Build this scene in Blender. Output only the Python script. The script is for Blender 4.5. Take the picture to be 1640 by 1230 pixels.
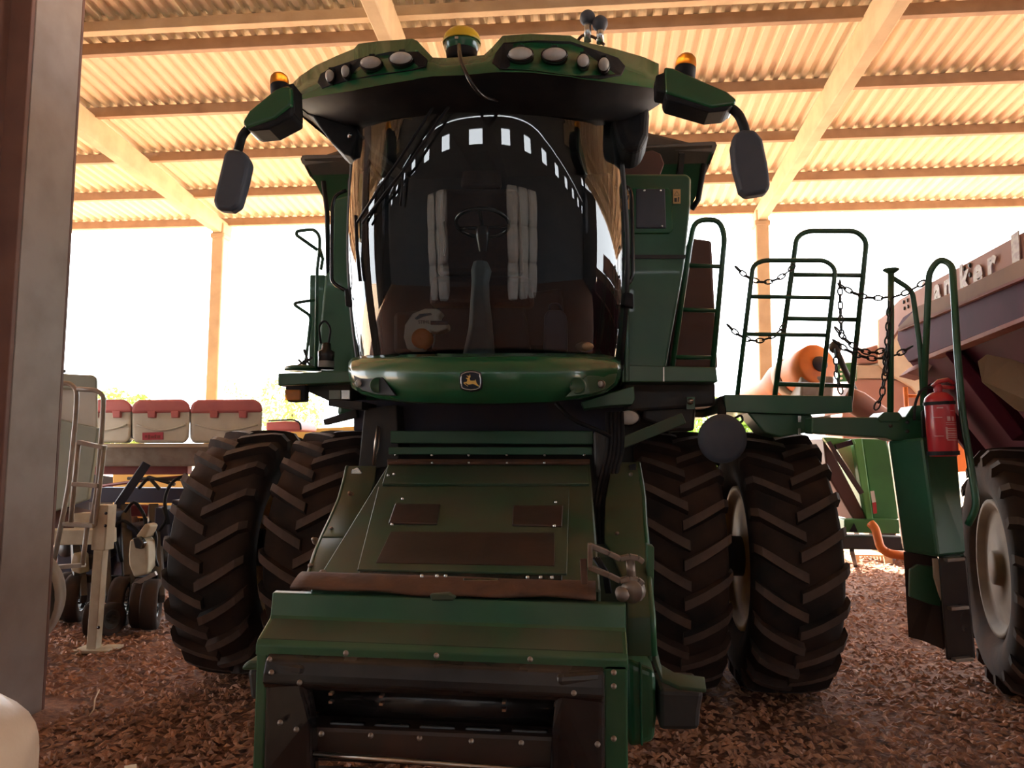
import bpy, bmesh, math, random
from math import sin, cos, pi, radians, asin, sqrt, tan, atan2
from mathutils import Vector, Matrix
random.seed(7)
for _o in list(bpy.data.objects):
    bpy.data.objects.remove(_o)
SC = bpy.context.scene
COL = SC.collection

# ------------------------------------------------------------------ camera
FPX, PITCH, YAW, ROLL, HCAM = 1200.0, radians(5.0), radians(5.5), radians(0.3), 1.75
_F = Vector((-sin(YAW)*cos(PITCH), cos(YAW)*cos(PITCH), sin(PITCH)))
_R0 = Vector((cos(YAW), sin(YAW), 0)); _U0 = _R0.cross(_F)
_R = _R0*cos(ROLL) + _U0*sin(ROLL); _U = -_R0*sin(ROLL) + _U0*cos(ROLL)
CAM = Vector((0, 0, HCAM))
cd = bpy.data.cameras.new('camera'); co = bpy.data.objects.new('camera', cd); COL.objects.link(co)
cd.sensor_width = 36.0; cd.lens = 36.0*FPX/1640.0; cd.clip_end = 500; cd.clip_start = 0.05
co.matrix_world = Matrix(((_R.x, _U.x, -_F.x, 0), (_R.y, _U.y, -_F.y, 0), (_R.z, _U.z, -_F.z, HCAM), (0, 0, 0, 1)))
SC.camera = co

# ------------------------------------------------------------------ light
w = bpy.data.worlds.new('world'); SC.world = w; w.use_nodes = True
nt = w.node_tree; bg = nt.nodes['Background']
bg.inputs[0].default_value = (0.9, 0.955, 1.0, 1); bg.inputs[1].default_value = 3.5
sl = bpy.data.lights.new('sun', 'SUN'); sl.energy = 20.0; sl.angle = radians(1.5); sl.color = (1.0, 0.93, 0.82)
so = bpy.data.objects.new('sun', sl); COL.objects.link(so)
_az, _el = radians(-25), radians(62)          # sun high above the far, open side of the shed
_sd = Vector((sin(_az)*cos(_el), cos(_az)*cos(_el), sin(_el)))
so.rotation_euler = _sd.to_track_quat('Z', 'Y').to_euler(); so.location = (-20, 40, 40)
SC.view_settings.view_transform = 'Standard'; SC.view_settings.look = 'None'
SC.view_settings.gamma = 1.0; SC.view_settings.use_curve_mapping = False
SC.view_settings.exposure = 1.38

# ------------------------------------------------------------------ helpers
def P(x, y, Y):
    d = _F + _R*((x-820)/FPX) - _U*((y-615)/FPX)
    return CAM + d*(Y/d.y)
def PZ(x, y, Z):
    d = _F + _R*((x-820)/FPX) - _U*((y-615)/FPX)
    return CAM + d*((Z-HCAM)/d.z)
def PX(x, y, X):
    d = _F + _R*((x-820)/FPX) - _U*((y-615)/FPX)
    return CAM + d*(X/d.x)

MATS = {}
def mat(name, col, rough=0.6, metal=0.0, col2=None, scale=6.0, lo=0.4, hi=0.7, bump=0.0, bscale=None, dust=None, dustamt=0.0, emit=None, coat=0.0, spec=0.5, detail=6.0, stretch=None):
    m = bpy.data.materials.new(name); m.use_nodes = True; MATS[name] = m
    n = m.node_tree.nodes; l = m.node_tree.links; b = n['Principled BSDF']
    b.inputs['Roughness'].default_value = rough; b.inputs['Metallic'].default_value = metal
    b.inputs['Coat Weight'].default_value = coat; b.inputs['Specular IOR Level'].default_value = spec
    tc = n.new('ShaderNodeTexCoord'); src = tc.outputs['Object']
    if stretch:
        mp = n.new('ShaderNodeMapping'); mp.inputs['Scale'].default_value = stretch
        l.new(src, mp.inputs[0]); src = mp.outputs[0]
    nz = n.new('ShaderNodeTexNoise'); nz.inputs['Scale'].default_value = scale; nz.inputs['Detail'].default_value = detail
    l.new(src, nz.inputs['Vector'])
    rp = n.new('ShaderNodeValToRGB'); rp.color_ramp.elements[0].position = lo; rp.color_ramp.elements[1].position = hi
    c2 = col2 if col2 else tuple(c*0.8 for c in col)
    rp.color_ramp.elements[0].color = (*col, 1); rp.color_ramp.elements[1].color = (*c2, 1)
    l.new(nz.outputs[0], rp.inputs[0]); out = rp.outputs[0]
    if dust:
        nz2 = n.new('ShaderNodeTexNoise'); nz2.inputs['Scale'].default_value = 2.3; nz2.inputs['Detail'].default_value = 8
        l.new(src, nz2.inputs['Vector'])
        g = n.new('ShaderNodeNewGeometry'); sx = n.new('ShaderNodeSeparateXYZ'); l.new(g.outputs['Normal'], sx.inputs[0])
        mr = n.new('ShaderNodeMapRange'); mr.inputs[1].default_value = -0.2; mr.inputs[2].default_value = 1.0
        mr.inputs[3].default_value = 0.35; mr.inputs[4].default_value = 1.0; l.new(sx.outputs[2], mr.inputs[0])
        mr2 = n.new('ShaderNodeMapRange'); mr2.inputs[1].default_value = 0.35; mr2.inputs[2].default_value = 0.7
        mr2.inputs[3].default_value = 0.0; mr2.inputs[4].default_value = dustamt; l.new(nz2.outputs[0], mr2.inputs[0])
        mm = n.new('ShaderNodeMath'); mm.operation = 'MULTIPLY'; l.new(mr.outputs[0], mm.inputs[0]); l.new(mr2.outputs[0], mm.inputs[1])
        mx = n.new('ShaderNodeMixRGB'); mx.inputs[2].default_value = (*dust, 1)
        l.new(mm.outputs[0], mx.inputs[0]); l.new(out, mx.inputs[1]); out = mx.outputs[0]
        ad = n.new('ShaderNodeMath'); ad.operation = 'MULTIPLY_ADD'; ad.inputs[1].default_value = 0.5; ad.inputs[2].default_value = rough
        l.new(mm.outputs[0], ad.inputs[0]); l.new(ad.outputs[0], b.inputs['Roughness'])
    l.new(out, b.inputs['Base Color'])
    if bump:
        nb = n.new('ShaderNodeTexNoise'); nb.inputs['Scale'].default_value = bscale or scale*4; nb.inputs['Detail'].default_value = 5
        l.new(src, nb.inputs['Vector'])
        bp = n.new('ShaderNodeBump'); bp.inputs['Strength'].default_value = bump; bp.inputs['Distance'].default_value = 0.02
        l.new(nb.outputs[0], bp.inputs['Height']); l.new(bp.outputs[0], b.inputs['Normal'])
    if emit:
        b.inputs['Emission Color'].default_value = (*emit[0], 1); b.inputs['Emission Strength'].default_value = emit[1]
    return m

DUST = (0.17, 0.115, 0.08)
mat('green', (0.016, 0.105, 0.046), 0.32, col2=(0.014, 0.082, 0.038), scale=3, dust=DUST, dustamt=0.35, coat=0.25)
mat('green_clean', (0.015, 0.11, 0.045), 0.25, col2=(0.014, 0.095, 0.038), scale=2, coat=0.4)
mat('green_dusty', (0.025, 0.075, 0.04), 0.5, col2=(0.04, 0.06, 0.035), scale=5, dust=DUST, dustamt=0.4)
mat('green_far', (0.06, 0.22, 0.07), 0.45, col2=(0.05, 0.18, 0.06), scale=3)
mat('green_sunlit', (0.14, 0.42, 0.12), 0.45, col2=(0.12, 0.36, 0.1), scale=3)  # sunlight on the wagon's green post painted in as a lighter green
mat('black_plastic', (0.011, 0.012, 0.016), 0.6, spec=0.25, col2=(0.02, 0.02, 0.022), scale=9, bump=0.05, bscale=250)
mat('grey_plastic', (0.06, 0.07, 0.095), 0.6, col2=(0.07, 0.08, 0.105), scale=9, bump=0.08, bscale=400)
mat('black_gloss', (0.012, 0.012, 0.014), 0.2, col2=(0.02, 0.018, 0.018), scale=4, dust=DUST, dustamt=0.2)
mat('dark_steel', (0.03, 0.033, 0.036), 0.5, 0.3, col2=(0.05, 0.04, 0.035), scale=7, dust=DUST, dustamt=0.4)
mat('rust', (0.12, 0.055, 0.032), 0.75, col2=(0.07, 0.035, 0.025), scale=9, bump=0.2)
mat('worn_panel', (0.05, 0.036, 0.03), 0.45, 0.2, col2=(0.075, 0.04, 0.032), scale=5, bump=0.05)
mat('bright_steel', (0.62, 0.58, 0.52), 0.28, 1.0, col2=(0.4, 0.33, 0.27), scale=12)
mat('old_steel', (0.26, 0.22, 0.19), 0.5, 0.7, col2=(0.2, 0.13, 0.09), scale=9)
mat('rubber', (0.022, 0.02, 0.02), 0.85, spec=0.2, col2=(0.045, 0.03, 0.024), scale=5, dust=(0.16, 0.085, 0.06), dustamt=0.55, bump=0.1)
mat('lug_dusty', (0.085, 0.058, 0.05), 0.8, col2=(0.13, 0.085, 0.068), scale=6, bump=0.1)
mat('rubber_grey', (0.36, 0.34, 0.32), 0.8, col2=(0.28, 0.26, 0.24), scale=4, dust=(0.3, 0.22, 0.17), dustamt=0.4)
mat('rim_yellow', (0.55, 0.34, 0.1), 0.5, col2=(0.35, 0.2, 0.09), scale=4, dust=DUST, dustamt=0.7)
mat('yellow', (0.75, 0.48, 0.02), 0.4, col2=(0.65, 0.4, 0.02), scale=5, coat=0.3)
mat('badge_yellow', (0.78, 0.5, 0.12), 0.4, col2=(0.7, 0.44, 0.1), scale=30)
mat('silver', (0.6, 0.62, 0.62), 0.25, 0.9, col2=(0.5, 0.52, 0.52), scale=20)
mat('badge_black', (0.012, 0.012, 0.02), 0.25, col2=(0.014, 0.014, 0.022))
mat('orange', (0.9, 0.26, 0.05), 0.5, col2=(0.75, 0.2, 0.05), scale=5)
mat('red', (0.5, 0.02, 0.03), 0.35, col2=(0.42, 0.02, 0.03), scale=4, coat=0.3)
mat('glare_red', (0.58, 0.16, 0.16), 0.5, col2=(0.5, 0.12, 0.13), scale=4)  # red paled toward pink, glare painted into the colour
mat('hopper_white', (0.72, 0.68, 0.6), 0.5, col2=(0.6, 0.55, 0.48), scale=3)
mat('cream_steel', (0.55, 0.49, 0.36), 0.55, col2=(0.42, 0.33, 0.22), scale=5, dust=DUST, dustamt=0.4)
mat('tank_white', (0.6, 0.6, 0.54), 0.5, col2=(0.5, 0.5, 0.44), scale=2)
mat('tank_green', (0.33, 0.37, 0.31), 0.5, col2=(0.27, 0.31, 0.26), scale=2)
mat('ladder_grey', (0.36, 0.32, 0.28), 0.5, col2=(0.27, 0.22, 0.18), scale=8)
mat('maroon', (0.12, 0.022, 0.045), 0.6, col2=(0.085, 0.018, 0.036), scale=2, spec=0.02)
mat('lip_orange_lit', (0.42, 0.25, 0.17), 0.65, col2=(0.34, 0.2, 0.15), scale=3, spec=0.03)  # maroon flange; the orange light on it is painted into this tan
mat('reflector_white', (0.75, 0.72, 0.68), 0.35, col2=(0.62, 0.6, 0.57), scale=40)
mat('maroon_light', (0.5, 0.25, 0.22), 0.6, spec=0.03, col2=(0.38, 0.14, 0.13), scale=2)
mat('pale_letter', (0.75, 0.62, 0.5), 0.6, col2=(0.6, 0.42, 0.36), scale=25, lo=0.45, hi=0.6)
mat('pink_body', (0.5, 0.26, 0.21), 0.55, col2=(0.44, 0.22, 0.18), scale=2)
mat('beige', (0.62, 0.5, 0.38), 0.6, col2=(0.52, 0.4, 0.3), scale=3)
mat('beige_pale', (0.75, 0.66, 0.52), 0.6, col2=(0.66, 0.56, 0.45), scale=3)
mat('tan_panel', (0.36, 0.25, 0.15), 0.6, col2=(0.3, 0.2, 0.12), scale=3)
mat('roof_sheet', (0.86, 0.75, 0.58), 0.8, col2=(0.8, 0.68, 0.5), scale=1.2, bump=0.05)
mat('concrete', (0.66, 0.53, 0.36), 0.85, col2=(0.54, 0.41, 0.27), scale=3, bump=0.15, bscale=18)
mat('purlin', (0.47, 0.33, 0.23), 0.85, col2=(0.38, 0.26, 0.18), scale=4, bump=0.1)
mat('board_hazed_pink', (0.66, 0.42, 0.37), 0.65, col2=(0.6, 0.36, 0.32), scale=2, spec=0.03)  # haze over the extension board painted into its pale pink
mat('column_paint', (0.36, 0.29, 0.26), 0.5, col2=(0.28, 0.21, 0.18), scale=3, bump=0.06)
mat('column_brown', (0.2, 0.09, 0.065), 0.6, col2=(0.15, 0.065, 0.05), scale=3, bump=0.06)
mat('wall_dark', (0.07, 0.07, 0.075), 0.85, col2=(0.055, 0.055, 0.06), scale=2)
mat('sack', (0.62, 0.46, 0.33), 0.35, col2=(0.66, 0.5, 0.36), scale=5, bump=0.25, bscale=14)
mat('bag_white', (0.7, 0.68, 0.63), 0.7, col2=(0.6, 0.57, 0.52), scale=3)
mat('sack_seam', (0.42, 0.27, 0.17), 0.8, col2=(0.5, 0.34, 0.22), scale=30)
mat('outside_soil', (0.5, 0.36, 0.24), 0.9, col2=(0.44, 0.31, 0.2), scale=0.5)
mat('chip_ground', (0.25, 0.11, 0.06), 0.9, col2=(0.13, 0.055, 0.033), scale=22, bump=0.9, bscale=45)
mat('chips', (0.46, 0.22, 0.12), 0.75, col2=(0.22, 0.095, 0.055), scale=9, lo=0.35, hi=0.65)
mat('leaf', (0.16, 0.32, 0.05), 0.7, col2=(0.3, 0.4, 0.07), scale=1.5)
mat('leaf_yellow', (0.42, 0.44, 0.12), 0.7, col2=(0.3, 0.38, 0.1), scale=1.5)
mat('bark', (0.16, 0.11, 0.07), 0.9, col2=(0.1, 0.07, 0.05), scale=9)
mat('wood', (0.6, 0.42, 0.24), 0.75, col2=(0.45, 0.3, 0.17), scale=8, stretch=(1, 1, 8))
mat('blower_white', (0.75, 0.68, 0.56), 0.4, col2=(0.68, 0.6, 0.5), scale=3)
mat('cab_grey', (0.12, 0.14, 0.14), 0.5, col2=(0.1, 0.115, 0.12), scale=5)
mat('seat_fabric', (0.07, 0.035, 0.03), 0.9, col2=(0.05, 0.03, 0.03), scale=30)
mat('cab_dark', (0.022, 0.024, 0.03), 0.7, col2=(0.03, 0.03, 0.035), scale=8)
mat('blue_dark', (0.03, 0.05, 0.085), 0.4, col2=(0.025, 0.04, 0.07), scale=5)
mat('sticker', (0.8, 0.52, 0.24), 0.5, col2=(0.74, 0.46, 0.2), scale=9)
mat('white_paint', (0.8, 0.78, 0.72), 0.5, col2=(0.74, 0.7, 0.65), scale=9)
mat('print_pale', (0.6, 0.28, 0.27), 0.5, col2=(0.66, 0.42, 0.38), scale=30)
mat('print_dark', (0.05, 0.04, 0.04), 0.5, col2=(0.06, 0.05, 0.05))
mat('tarp', (0.07, 0.06, 0.05), 0.7, col2=(0.12, 0.085, 0.06), scale=4, bump=0.2)
mat('brown_panel', (0.13, 0.055, 0.045), 0.6, col2=(0.1, 0.045, 0.04), scale=3)
mat('pad_red', (0.5, 0.06, 0.1), 0.5, col2=(0.45, 0.05, 0.09))
mat('rim_dull', (0.19, 0.145, 0.105), 0.7, col2=(0.14, 0.1, 0.075), scale=4, spec=0.2)
mat('twig', (0.5, 0.34, 0.2), 0.8, col2=(0.4, 0.26, 0.15))
mat('dark_blue_steel', (0.03, 0.035, 0.07), 0.5, 0.2, col2=(0.045, 0.04, 0.06), scale=5, dust=DUST, dustamt=0.3)
mat('red_steel', (0.28, 0.05, 0.05), 0.5, col2=(0.22, 0.04, 0.045), scale=4)
mat('yellow_far', (0.8, 0.55, 0.15), 0.6, col2=(0.72, 0.48, 0.12), scale=3)

def glassmat(name, tint, ior=1.5, rough=0.0):
    m = bpy.data.materials.new(name); m.use_nodes = True; MATS[name] = m
    n = m.node_tree.nodes; l = m.node_tree.links; n.remove(n['Principled BSDF'])
    fr = n.new('ShaderNodeFresnel'); fr.inputs[0].default_value = ior
    tr = n.new('ShaderNodeBsdfTransparent'); tr.inputs[0].default_value = (*tint, 1)
    gl = n.new('ShaderNodeBsdfGlossy'); gl.inputs['Roughness'].default_value = rough; gl.inputs[0].default_value = (1, 1, 1, 1)
    nz = n.new('ShaderNodeTexNoise'); nz.inputs['Scale'].default_value = 3.0
    mr = n.new('ShaderNodeMapRange'); mr.inputs[3].default_value = 0.0; mr.inputs[4].default_value = 0.015 + rough
    l.new(nz.outputs[0], mr.inputs[0]); l.new(mr.outputs[0], gl.inputs['Roughness'])
    mx = n.new('ShaderNodeMixShader'); l.new(fr.outputs[0], mx.inputs[0]); l.new(tr.outputs[0], mx.inputs[1]); l.new(gl.outputs[0], mx.inputs[2])
    l.new(mx.outputs[0], n['Material Output'].inputs[0])
    return m
glassmat('windshield_glass', (0.62, 0.68, 0.7), 1.75)
glassmat('side_glass', (0.78, 0.84, 0.82), 1.5)
def lensmat(name, col, rough=0.25, trans=0.6):
    m = mat(name, col, rough, col2=tuple(c*0.85 for c in col), scale=20)
    m.node_tree.nodes['Principled BSDF'].inputs['Transmission Weight'].default_value = trans
    return m
lensmat('amber_lens', (1.0, 0.33, 0.02), 0.3, 0.55)
lensmat('clear_lens', (0.85, 0.85, 0.82), 0.12, 0.4)

class MB:
    """collects geometry in world coordinates, then links it as one mesh object"""
    def __init__(s): s.v = []; s.f = []; s.sm = []
    def add(s, vs, fs, smooth=False):
        o = len(s.v); s.v += [tuple(v) for v in vs]
        for f in fs: s.f.append(tuple(i+o for i in f)); s.sm.append(smooth)
        return s
    def box(s, a, b):
        x0, y0, z0 = a; x1, y1, z1 = b
        if x0 > x1: x0, x1 = x1, x0
        if y0 > y1: y0, y1 = y1, y0
        if z0 > z1: z0, z1 = z1, z0
        return s.add([(x0,y0,z0),(x1,y0,z0),(x1,y1,z0),(x0,y1,z0),(x0,y0,z1),(x1,y0,z1),(x1,y1,z1),(x0,y1,z1)],
                     [(0,3,2,1),(4,5,6,7),(0,1,5,4),(1,2,6,5),(2,3,7,6),(3,0,4,7)])
    def obox(s, c, ax, ay, az):                      # oriented box: centre and half axes
        c, ax, ay, az = map(Vector, (c, ax, ay, az)); vs = []
        for k in (-1, 1):
            for i, j in ((-1,-1),(1,-1),(1,1),(-1,1)): vs.append(c+ax*i+ay*j+az*k)
        return s.add(vs, [(0,3,2,1),(4,5,6,7),(0,1,5,4),(1,2,6,5),(2,3,7,6),(3,0,4,7)])
    def bar(s, a, b, w, h, up=(0,0,1)):              # rectangular bar between two points
        a, b = Vector(a), Vector(b); d = (b-a); L = d.length/2; d.normalize()
        u = Vector(up); sd = d.cross(u)
        if sd.length < 1e-4: sd = d.cross(Vector((0,1,0)))
        sd.normalize(); u = sd.cross(d)
        return s.obox((a+b)/2, d*L, sd*(w/2), u*(h/2))
    def prism(s, pts, off, smooth=False):            # closed polygon of world points swept by off
        pts = [Vector(p) for p in pts]; off = Vector(off); n = len(pts)
        vs = pts + [p+off for p in pts]
        fs = [tuple(range(n)), tuple(range(2*n-1, n-1, -1))]
        s.add(vs, fs)
        o = len(s.v)-2*n
        for i in range(n):
            j = (i+1) % n
            s.f.append((o+i, o+n+i, o+n+j, o+j)); s.sm.append(smooth)
        return s
    def px(s, pts, Y, depth, smooth=False, skew=0.0):          # polygon drawn in photo pixels at the distance Y, swept back by depth
        return s.prism([P(p[0], p[1], p[2] if len(p) > 2 else Y) for p in pts], (depth*skew, depth, 0), smooth)
    def tube(s, path, r, seg=8, caps=True, closed=False):
        path = [Vector(p) for p in path]; n = len(path); vs = []; fs = []
        rr = r if isinstance(r, (list, tuple)) else [r]*n
        nrm = None
        for i in range(n):
            if closed: t = path[(i+1) % n]-path[i-1]
            else: t = path[min(i+1, n-1)]-path[max(i-1, 0)]
            t.normalize()
            if nrm is None:
                nrm = t.cross(Vector((0,0,1)))
                if nrm.length < 1e-3: nrm = t.cross(Vector((1,0,0)))
            nrm = (nrm - t*nrm.dot(t)).normalized(); bi = t.cross(nrm)
            for k in range(seg):
                a = 2*pi*k/seg; vs.append(path[i] + (nrm*cos(a)+bi*sin(a))*rr[i])
        m = n if closed else n-1
        for i in range(m):
            for k in range(seg):
                k2 = (k+1) % seg; i2 = (i+1) % n
                fs.append((i*seg+k, i*seg+k2, i2*seg+k2, i2*seg+k))
        s.add(vs, fs, True)
        if caps and not closed:
            o = len(s.v)-n*seg
            s.f.append(tuple(o+k for k in range(seg-1, -1, -1))); s.sm.append(False)
            s.f.append(tuple(o+(n-1)*seg+k for k in range(seg))); s.sm.append(False)
        return s
    def lathe(s, prof, c=(0,0,0), axis=(0,0,1), seg=24, smooth=True):   # prof: (r, h)
        ax = Vector(axis).normalized(); e = ax.cross(Vector((0,0,1)))
        if e.length < 1e-3: e = Vector((1,0,0))
        e.normalize(); g = ax.cross(e); c = Vector(c); vs = []; fs = []; n = len(prof)
        for (r, h) in prof:
            for k in range(seg):
                a = 2*pi*k/seg; vs.append(c + ax*h + (e*cos(a)+g*sin(a))*max(r, 1e-4))
        for i in range(n-1):
            for k in range(seg):
                k2 = (k+1) % seg; fs.append((i*seg+k, i*seg+k2, (i+1)*seg+k2, (i+1)*seg+k))
        return s.add(vs, fs, smooth)
    def grid(s, rows, smooth=True, closed=False):    # rows of points
        n = len(rows); m = len(rows[0]); vs = [p for r in rows for p in r]; fs = []
        for i in range(n-1):
            for j in range(m if closed else m-1):
                j2 = (j+1) % m; fs.append((i*m+j, i*m+j2, (i+1)*m+j2, (i+1)*m+j))
        return s.add(vs, fs, smooth)
    def loft(s, loops, smooth=False):                # closed loops of equal length, capped
        s.grid(loops, smooth, True); n = len(loops); m = len(loops[0]); o = len(s.v)-n*m
        s.f.append(tuple(o+j for j in range(m-1, -1, -1))); s.sm.append(False)
        s.f.append(tuple(o+(n-1)*m+j for j in range(m))); s.sm.append(False)
        return s
    def ball(s, c, r, seg=14, rings=8):
        rx, ry, rz = r if isinstance(r, (tuple, list)) else (r, r, r); rows = []
        for i in range(rings+1):
            t = -pi/2 + pi*i/rings
            rows.append([(c[0]+rx*cos(t)*cos(2*pi*k/seg), c[1]+ry*cos(t)*sin(2*pi*k/seg), c[2]+rz*sin(t)) for k in range(seg)])
        return s.grid(rows, True, True)
    def build(s, name, m, parent=None, bevel=0.0, segs=2, solid=0.0, sub=0):
        me = bpy.data.meshes.new(name); me.from_pydata(s.v, [], s.f); me.update()
        for p, q in zip(me.polygons, s.sm): p.use_smooth = q
        bm = bmesh.new(); bm.from_mesh(me); bmesh.ops.recalc_face_normals(bm, faces=bm.faces); bm.to_mesh(me); bm.free()
        me.materials.append(MATS[m]); o = bpy.data.objects.new(name, me); COL.objects.link(o)
        if parent: attach(o, parent)
        if solid:
            md = o.modifiers.new('thickness', 'SOLIDIFY'); md.thickness = solid; md.offset = 0
        if bevel:
            md = o.modifiers.new('edges', 'BEVEL'); md.width = bevel; md.segments = segs; md.limit_method = 'ANGLE'; md.angle_limit = radians(35)
            md.harden_normals = False
        if sub:
            md = o.modifiers.new('smooth', 'SUBSURF'); md.levels = sub; md.render_levels = sub
        return o
WLOC = {}
def wloc(o): return WLOC.get(o.name, Vector((0,0,0)))
def attach(o, p):
    o.parent = p; o.matrix_parent_inverse = Matrix.Translation(-wloc(p))
def thing(name, label, cat, loc=(0,0,0), group=None):
    o = bpy.data.objects.new(name, None); COL.objects.link(o); o.location = loc; o.empty_display_size = 0.1
    WLOC[o.name] = Vector(loc); tag(o, label, cat, group); return o
def tag(o, label, cat, group=None):
    o['label'] = label; o['category'] = cat
    if group: o['group'] = group
    return o
def struct(o): o['kind'] = 'structure'; return o
def text(name, s, m, size, loc, xdir, ydir, parent=None, ext=0.002, shear=0.0, sx=1.0, bold=0.0):
    cu = bpy.data.curves.new(name, 'FONT'); cu.body = s; cu.size = size; cu.extrude = ext; cu.shear = shear
    cu.offset = bold; cu.align_x = 'CENTER'; cu.align_y = 'CENTER'; cu.resolution_u = 3
    tmp = bpy.data.objects.new(name, cu); me = bpy.data.meshes.new_from_object(tmp); me.name = name
    bpy.data.objects.remove(tmp); me.materials.clear(); me.materials.append(MATS[m])
    o = bpy.data.objects.new(name, me); COL.objects.link(o)
    x = Vector(xdir).normalized(); y = Vector(ydir); y = (y - x*y.dot(x)).normalized(); z = x.cross(y)
    mw = Matrix(((x.x*sx, y.x, z.x, loc[0]), (x.y*sx, y.y, z.y, loc[1]), (x.z*sx, y.z, z.z, loc[2]), (0,0,0,1)))
    if parent: o.parent = parent; o.matrix_parent_inverse = Matrix.Translation(-wloc(parent))
    o.matrix_basis = mw
    return o
def arc(c, e, g, r, a0, a1, n):
    c, e, g = Vector(c), Vector(e), Vector(g)
    return [c + (e*cos(a0+(a1-a0)*i/n) + g*sin(a0+(a1-a0)*i/n))*r for i in range(n+1)]
def rounded(pts, r, n=4):                             # polyline with rounded corners
    pts = [Vector(p) for p in pts]; out = [pts[0]]
    for i in range(1, len(pts)-1):
        a, b, c = pts[i-1], pts[i], pts[i+1]; d1 = (a-b); d2 = (c-b)
        q = min(r, d1.length*0.49, d2.length*0.49); p1 = b+d1.normalized()*q; p2 = b+d2.normalized()*q
        for k in range(n+1):
            t = k/n; out.append(p1*(1-t)**2 + b*2*t*(1-t) + p2*t*t)
    out.append(pts[-1]); return out
# ================================================================== the shed
SLOPE = 0.085; YE = 14.0; ZE = 6.163           # lower edge of the eave purlin
def zp(Y): return ZE + SLOPE*(YE-Y)            # underside of the purlins at Y
PH = 0.145                                     # purlin depth
# ---- ground
g = MB(); NX, NY = 60, 40
rows = []
for j in range(NY+1):
    Y = -9 + 26.0*j/NY
    rows.append([(-22+46.0*i/NX, Y, 0.012*sin(1.3*i+0.7*j)+0.010*sin(0.9*j-0.4*i)-0.012) for i in range(NX+1)])
g.grid(rows)
floor = struct(g.build('floor', 'chip_ground'))
g = MB(); g.box((-120, 17, -0.25), (120, 160, -0.02)); g.box((-120, -9, -0.25), (-22, 17, -0.02)); g.box((24, -9, -0.25), (120, 17, -0.02))
struct(g.build('ground_outside', 'outside_soil'))
# ---- wood chips and gravel lying on the floor, more than anyone could count
cv = []; cf = []
rr = random.Random(3)
def chip(x, y, s):
    a = rr.uniform(0, 2*pi); l = s*rr.uniform(0.8, 1.9); w_ = s*rr.uniform(0.35, 0.7); t = rr.uniform(-0.5, 0.5); h = rr.uniform(0.006, 0.022)
    ca, sa = cos(a), sin(a); o = len(cv); z = rr.uniform(0.0, 0.02)
    for (u, v, q) in ((-l, -w_, -t*l*0.4), (l, -w_*0.6, t*l*0.4), (l*0.8, w_, t*l*0.4+0.004), (-l*0.9, w_*0.8, -t*l*0.4)):
        cv.append((x+ca*u-sa*v, y+sa*u+ca*v, max(0.002, z+q)))
    cv.append((x, y, z+h+abs(t)*0.012))
    cf.extend([(o, o+1, o+4), (o+1, o+2, o+4), (o+2, o+3, o+4), (o+3, o, o+4)])
for _ in range(52000):
    Y = 2.2 + 13.5*(rr.random()**1.35); hw = 0.78*Y+1.0
    X = rr.uniform(-hw-0.06*Y, hw*0.62)
    if X < -9 or (X < -3.4 and 4.1 < Y < 5.1): continue
    chip(X, Y, rr.uniform(0.010, 0.024)*(1.0+0.05*Y))
me = bpy.data.meshes.new('wood_chip_litter'); me.from_pydata(cv, [], cf); me.update(); me.materials.append(MATS['chips'])
o = bpy.data.objects.new('wood_chip_litter', me); COL.objects.link(o)
tag(o, 'reddish brown wood chips and gravel strewn over the shed floor', 'wood chips'); o['kind'] = 'stuff'

# ---- roof: corrugated sheets on purlins on rafters
ceil = bpy.data.objects.new('ceiling', None); COL.objects.link(ceil); struct(ceil)
PITCHW = 0.177; WAVES = 5; SHW = PITCHW*WAVES
def sheet_mesh(Y0, Y1):
    m = MB(); xs = []
    prof = [(0, 0), (0.045, 0.0), (0.075, 0.048), (0.125, 0.048), (0.155, 0.0)]
    for k in range(WAVES):
        for (a, b) in prof: xs.append((k*PITCHW+a, b))
    xs.append((SHW+0.03, 0.0))
    rows = [[(x, Y, zp(Y)+PH+0.004+z) for (x, z) in xs] for Y in (Y0, Y1)]
    m.grid(rows, smooth=False); me = bpy.data.meshes.new('roof_sheet'); me.from_pydata(m.v, [], m.f); me.update()
    me.materials.append(MATS['roof_sheet']); return me
for (Y0, Y1, dz) in ((8.0, 14.55, 0.0), (1.4, 8.3, 0.035), (-5.4, 1.7, 0.07), (-9.2, -5.1, 0.105)):
    sm = sheet_mesh(Y0, Y1)
    for k in range(-26, 27):
        if Y0 < 1 and (k % 2) : pass
        o = bpy.data.objects.new('roof_sheet', sm); COL.objects.link(o)
        o.location = (k*SHW-0.3, 0, dz + (0.007 if k % 2 else 0.0)); o.parent = ceil
def purlin_seg(Y, name='purlin'):
    z = zp(Y); m = MB(); m.box((-23.5, Y-0.04, z), (23.5, Y+0.05, z+PH)); return m.build(name, 'purlin', ceil, bevel=0.006, segs=1)
for Y in (14.0, 12.66, 11.25, 9.88, 8.45): purlin_seg(Y)
m = MB(); z = zp(8.1); m.box((-23.5, 8.0, z+0.02), (23.5, 8.12, z+PH)); m.build('purlin', 'concrete', ceil, bevel=0.006, segs=1)
for k in range(1, 12): purlin_seg(8.1-1.4*k)
RX = (-17.3, -12.2, -7.12, -2.2, 3.25, 8.4, 13.5, 18.6)
for X in RX:
    m = MB(); r = 0.09
    pr = []
    for Y, d in ((14.15, 0.26), (11, 0.34), (8, 0.42), (2, 0.5), (-9, 0.5)):
        zt = zp(Y)+0.03; pr.append(((X-r, Y, zt), (X+r, Y, zt), (X+r*0.9, Y, zt-d), (X-r*0.9, Y, zt-d)))
    m.loft([[Vector(v) for v in q] for q in pr]); m.build('rafter', 'concrete', ceil, bevel=0.012, segs=1)
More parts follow.
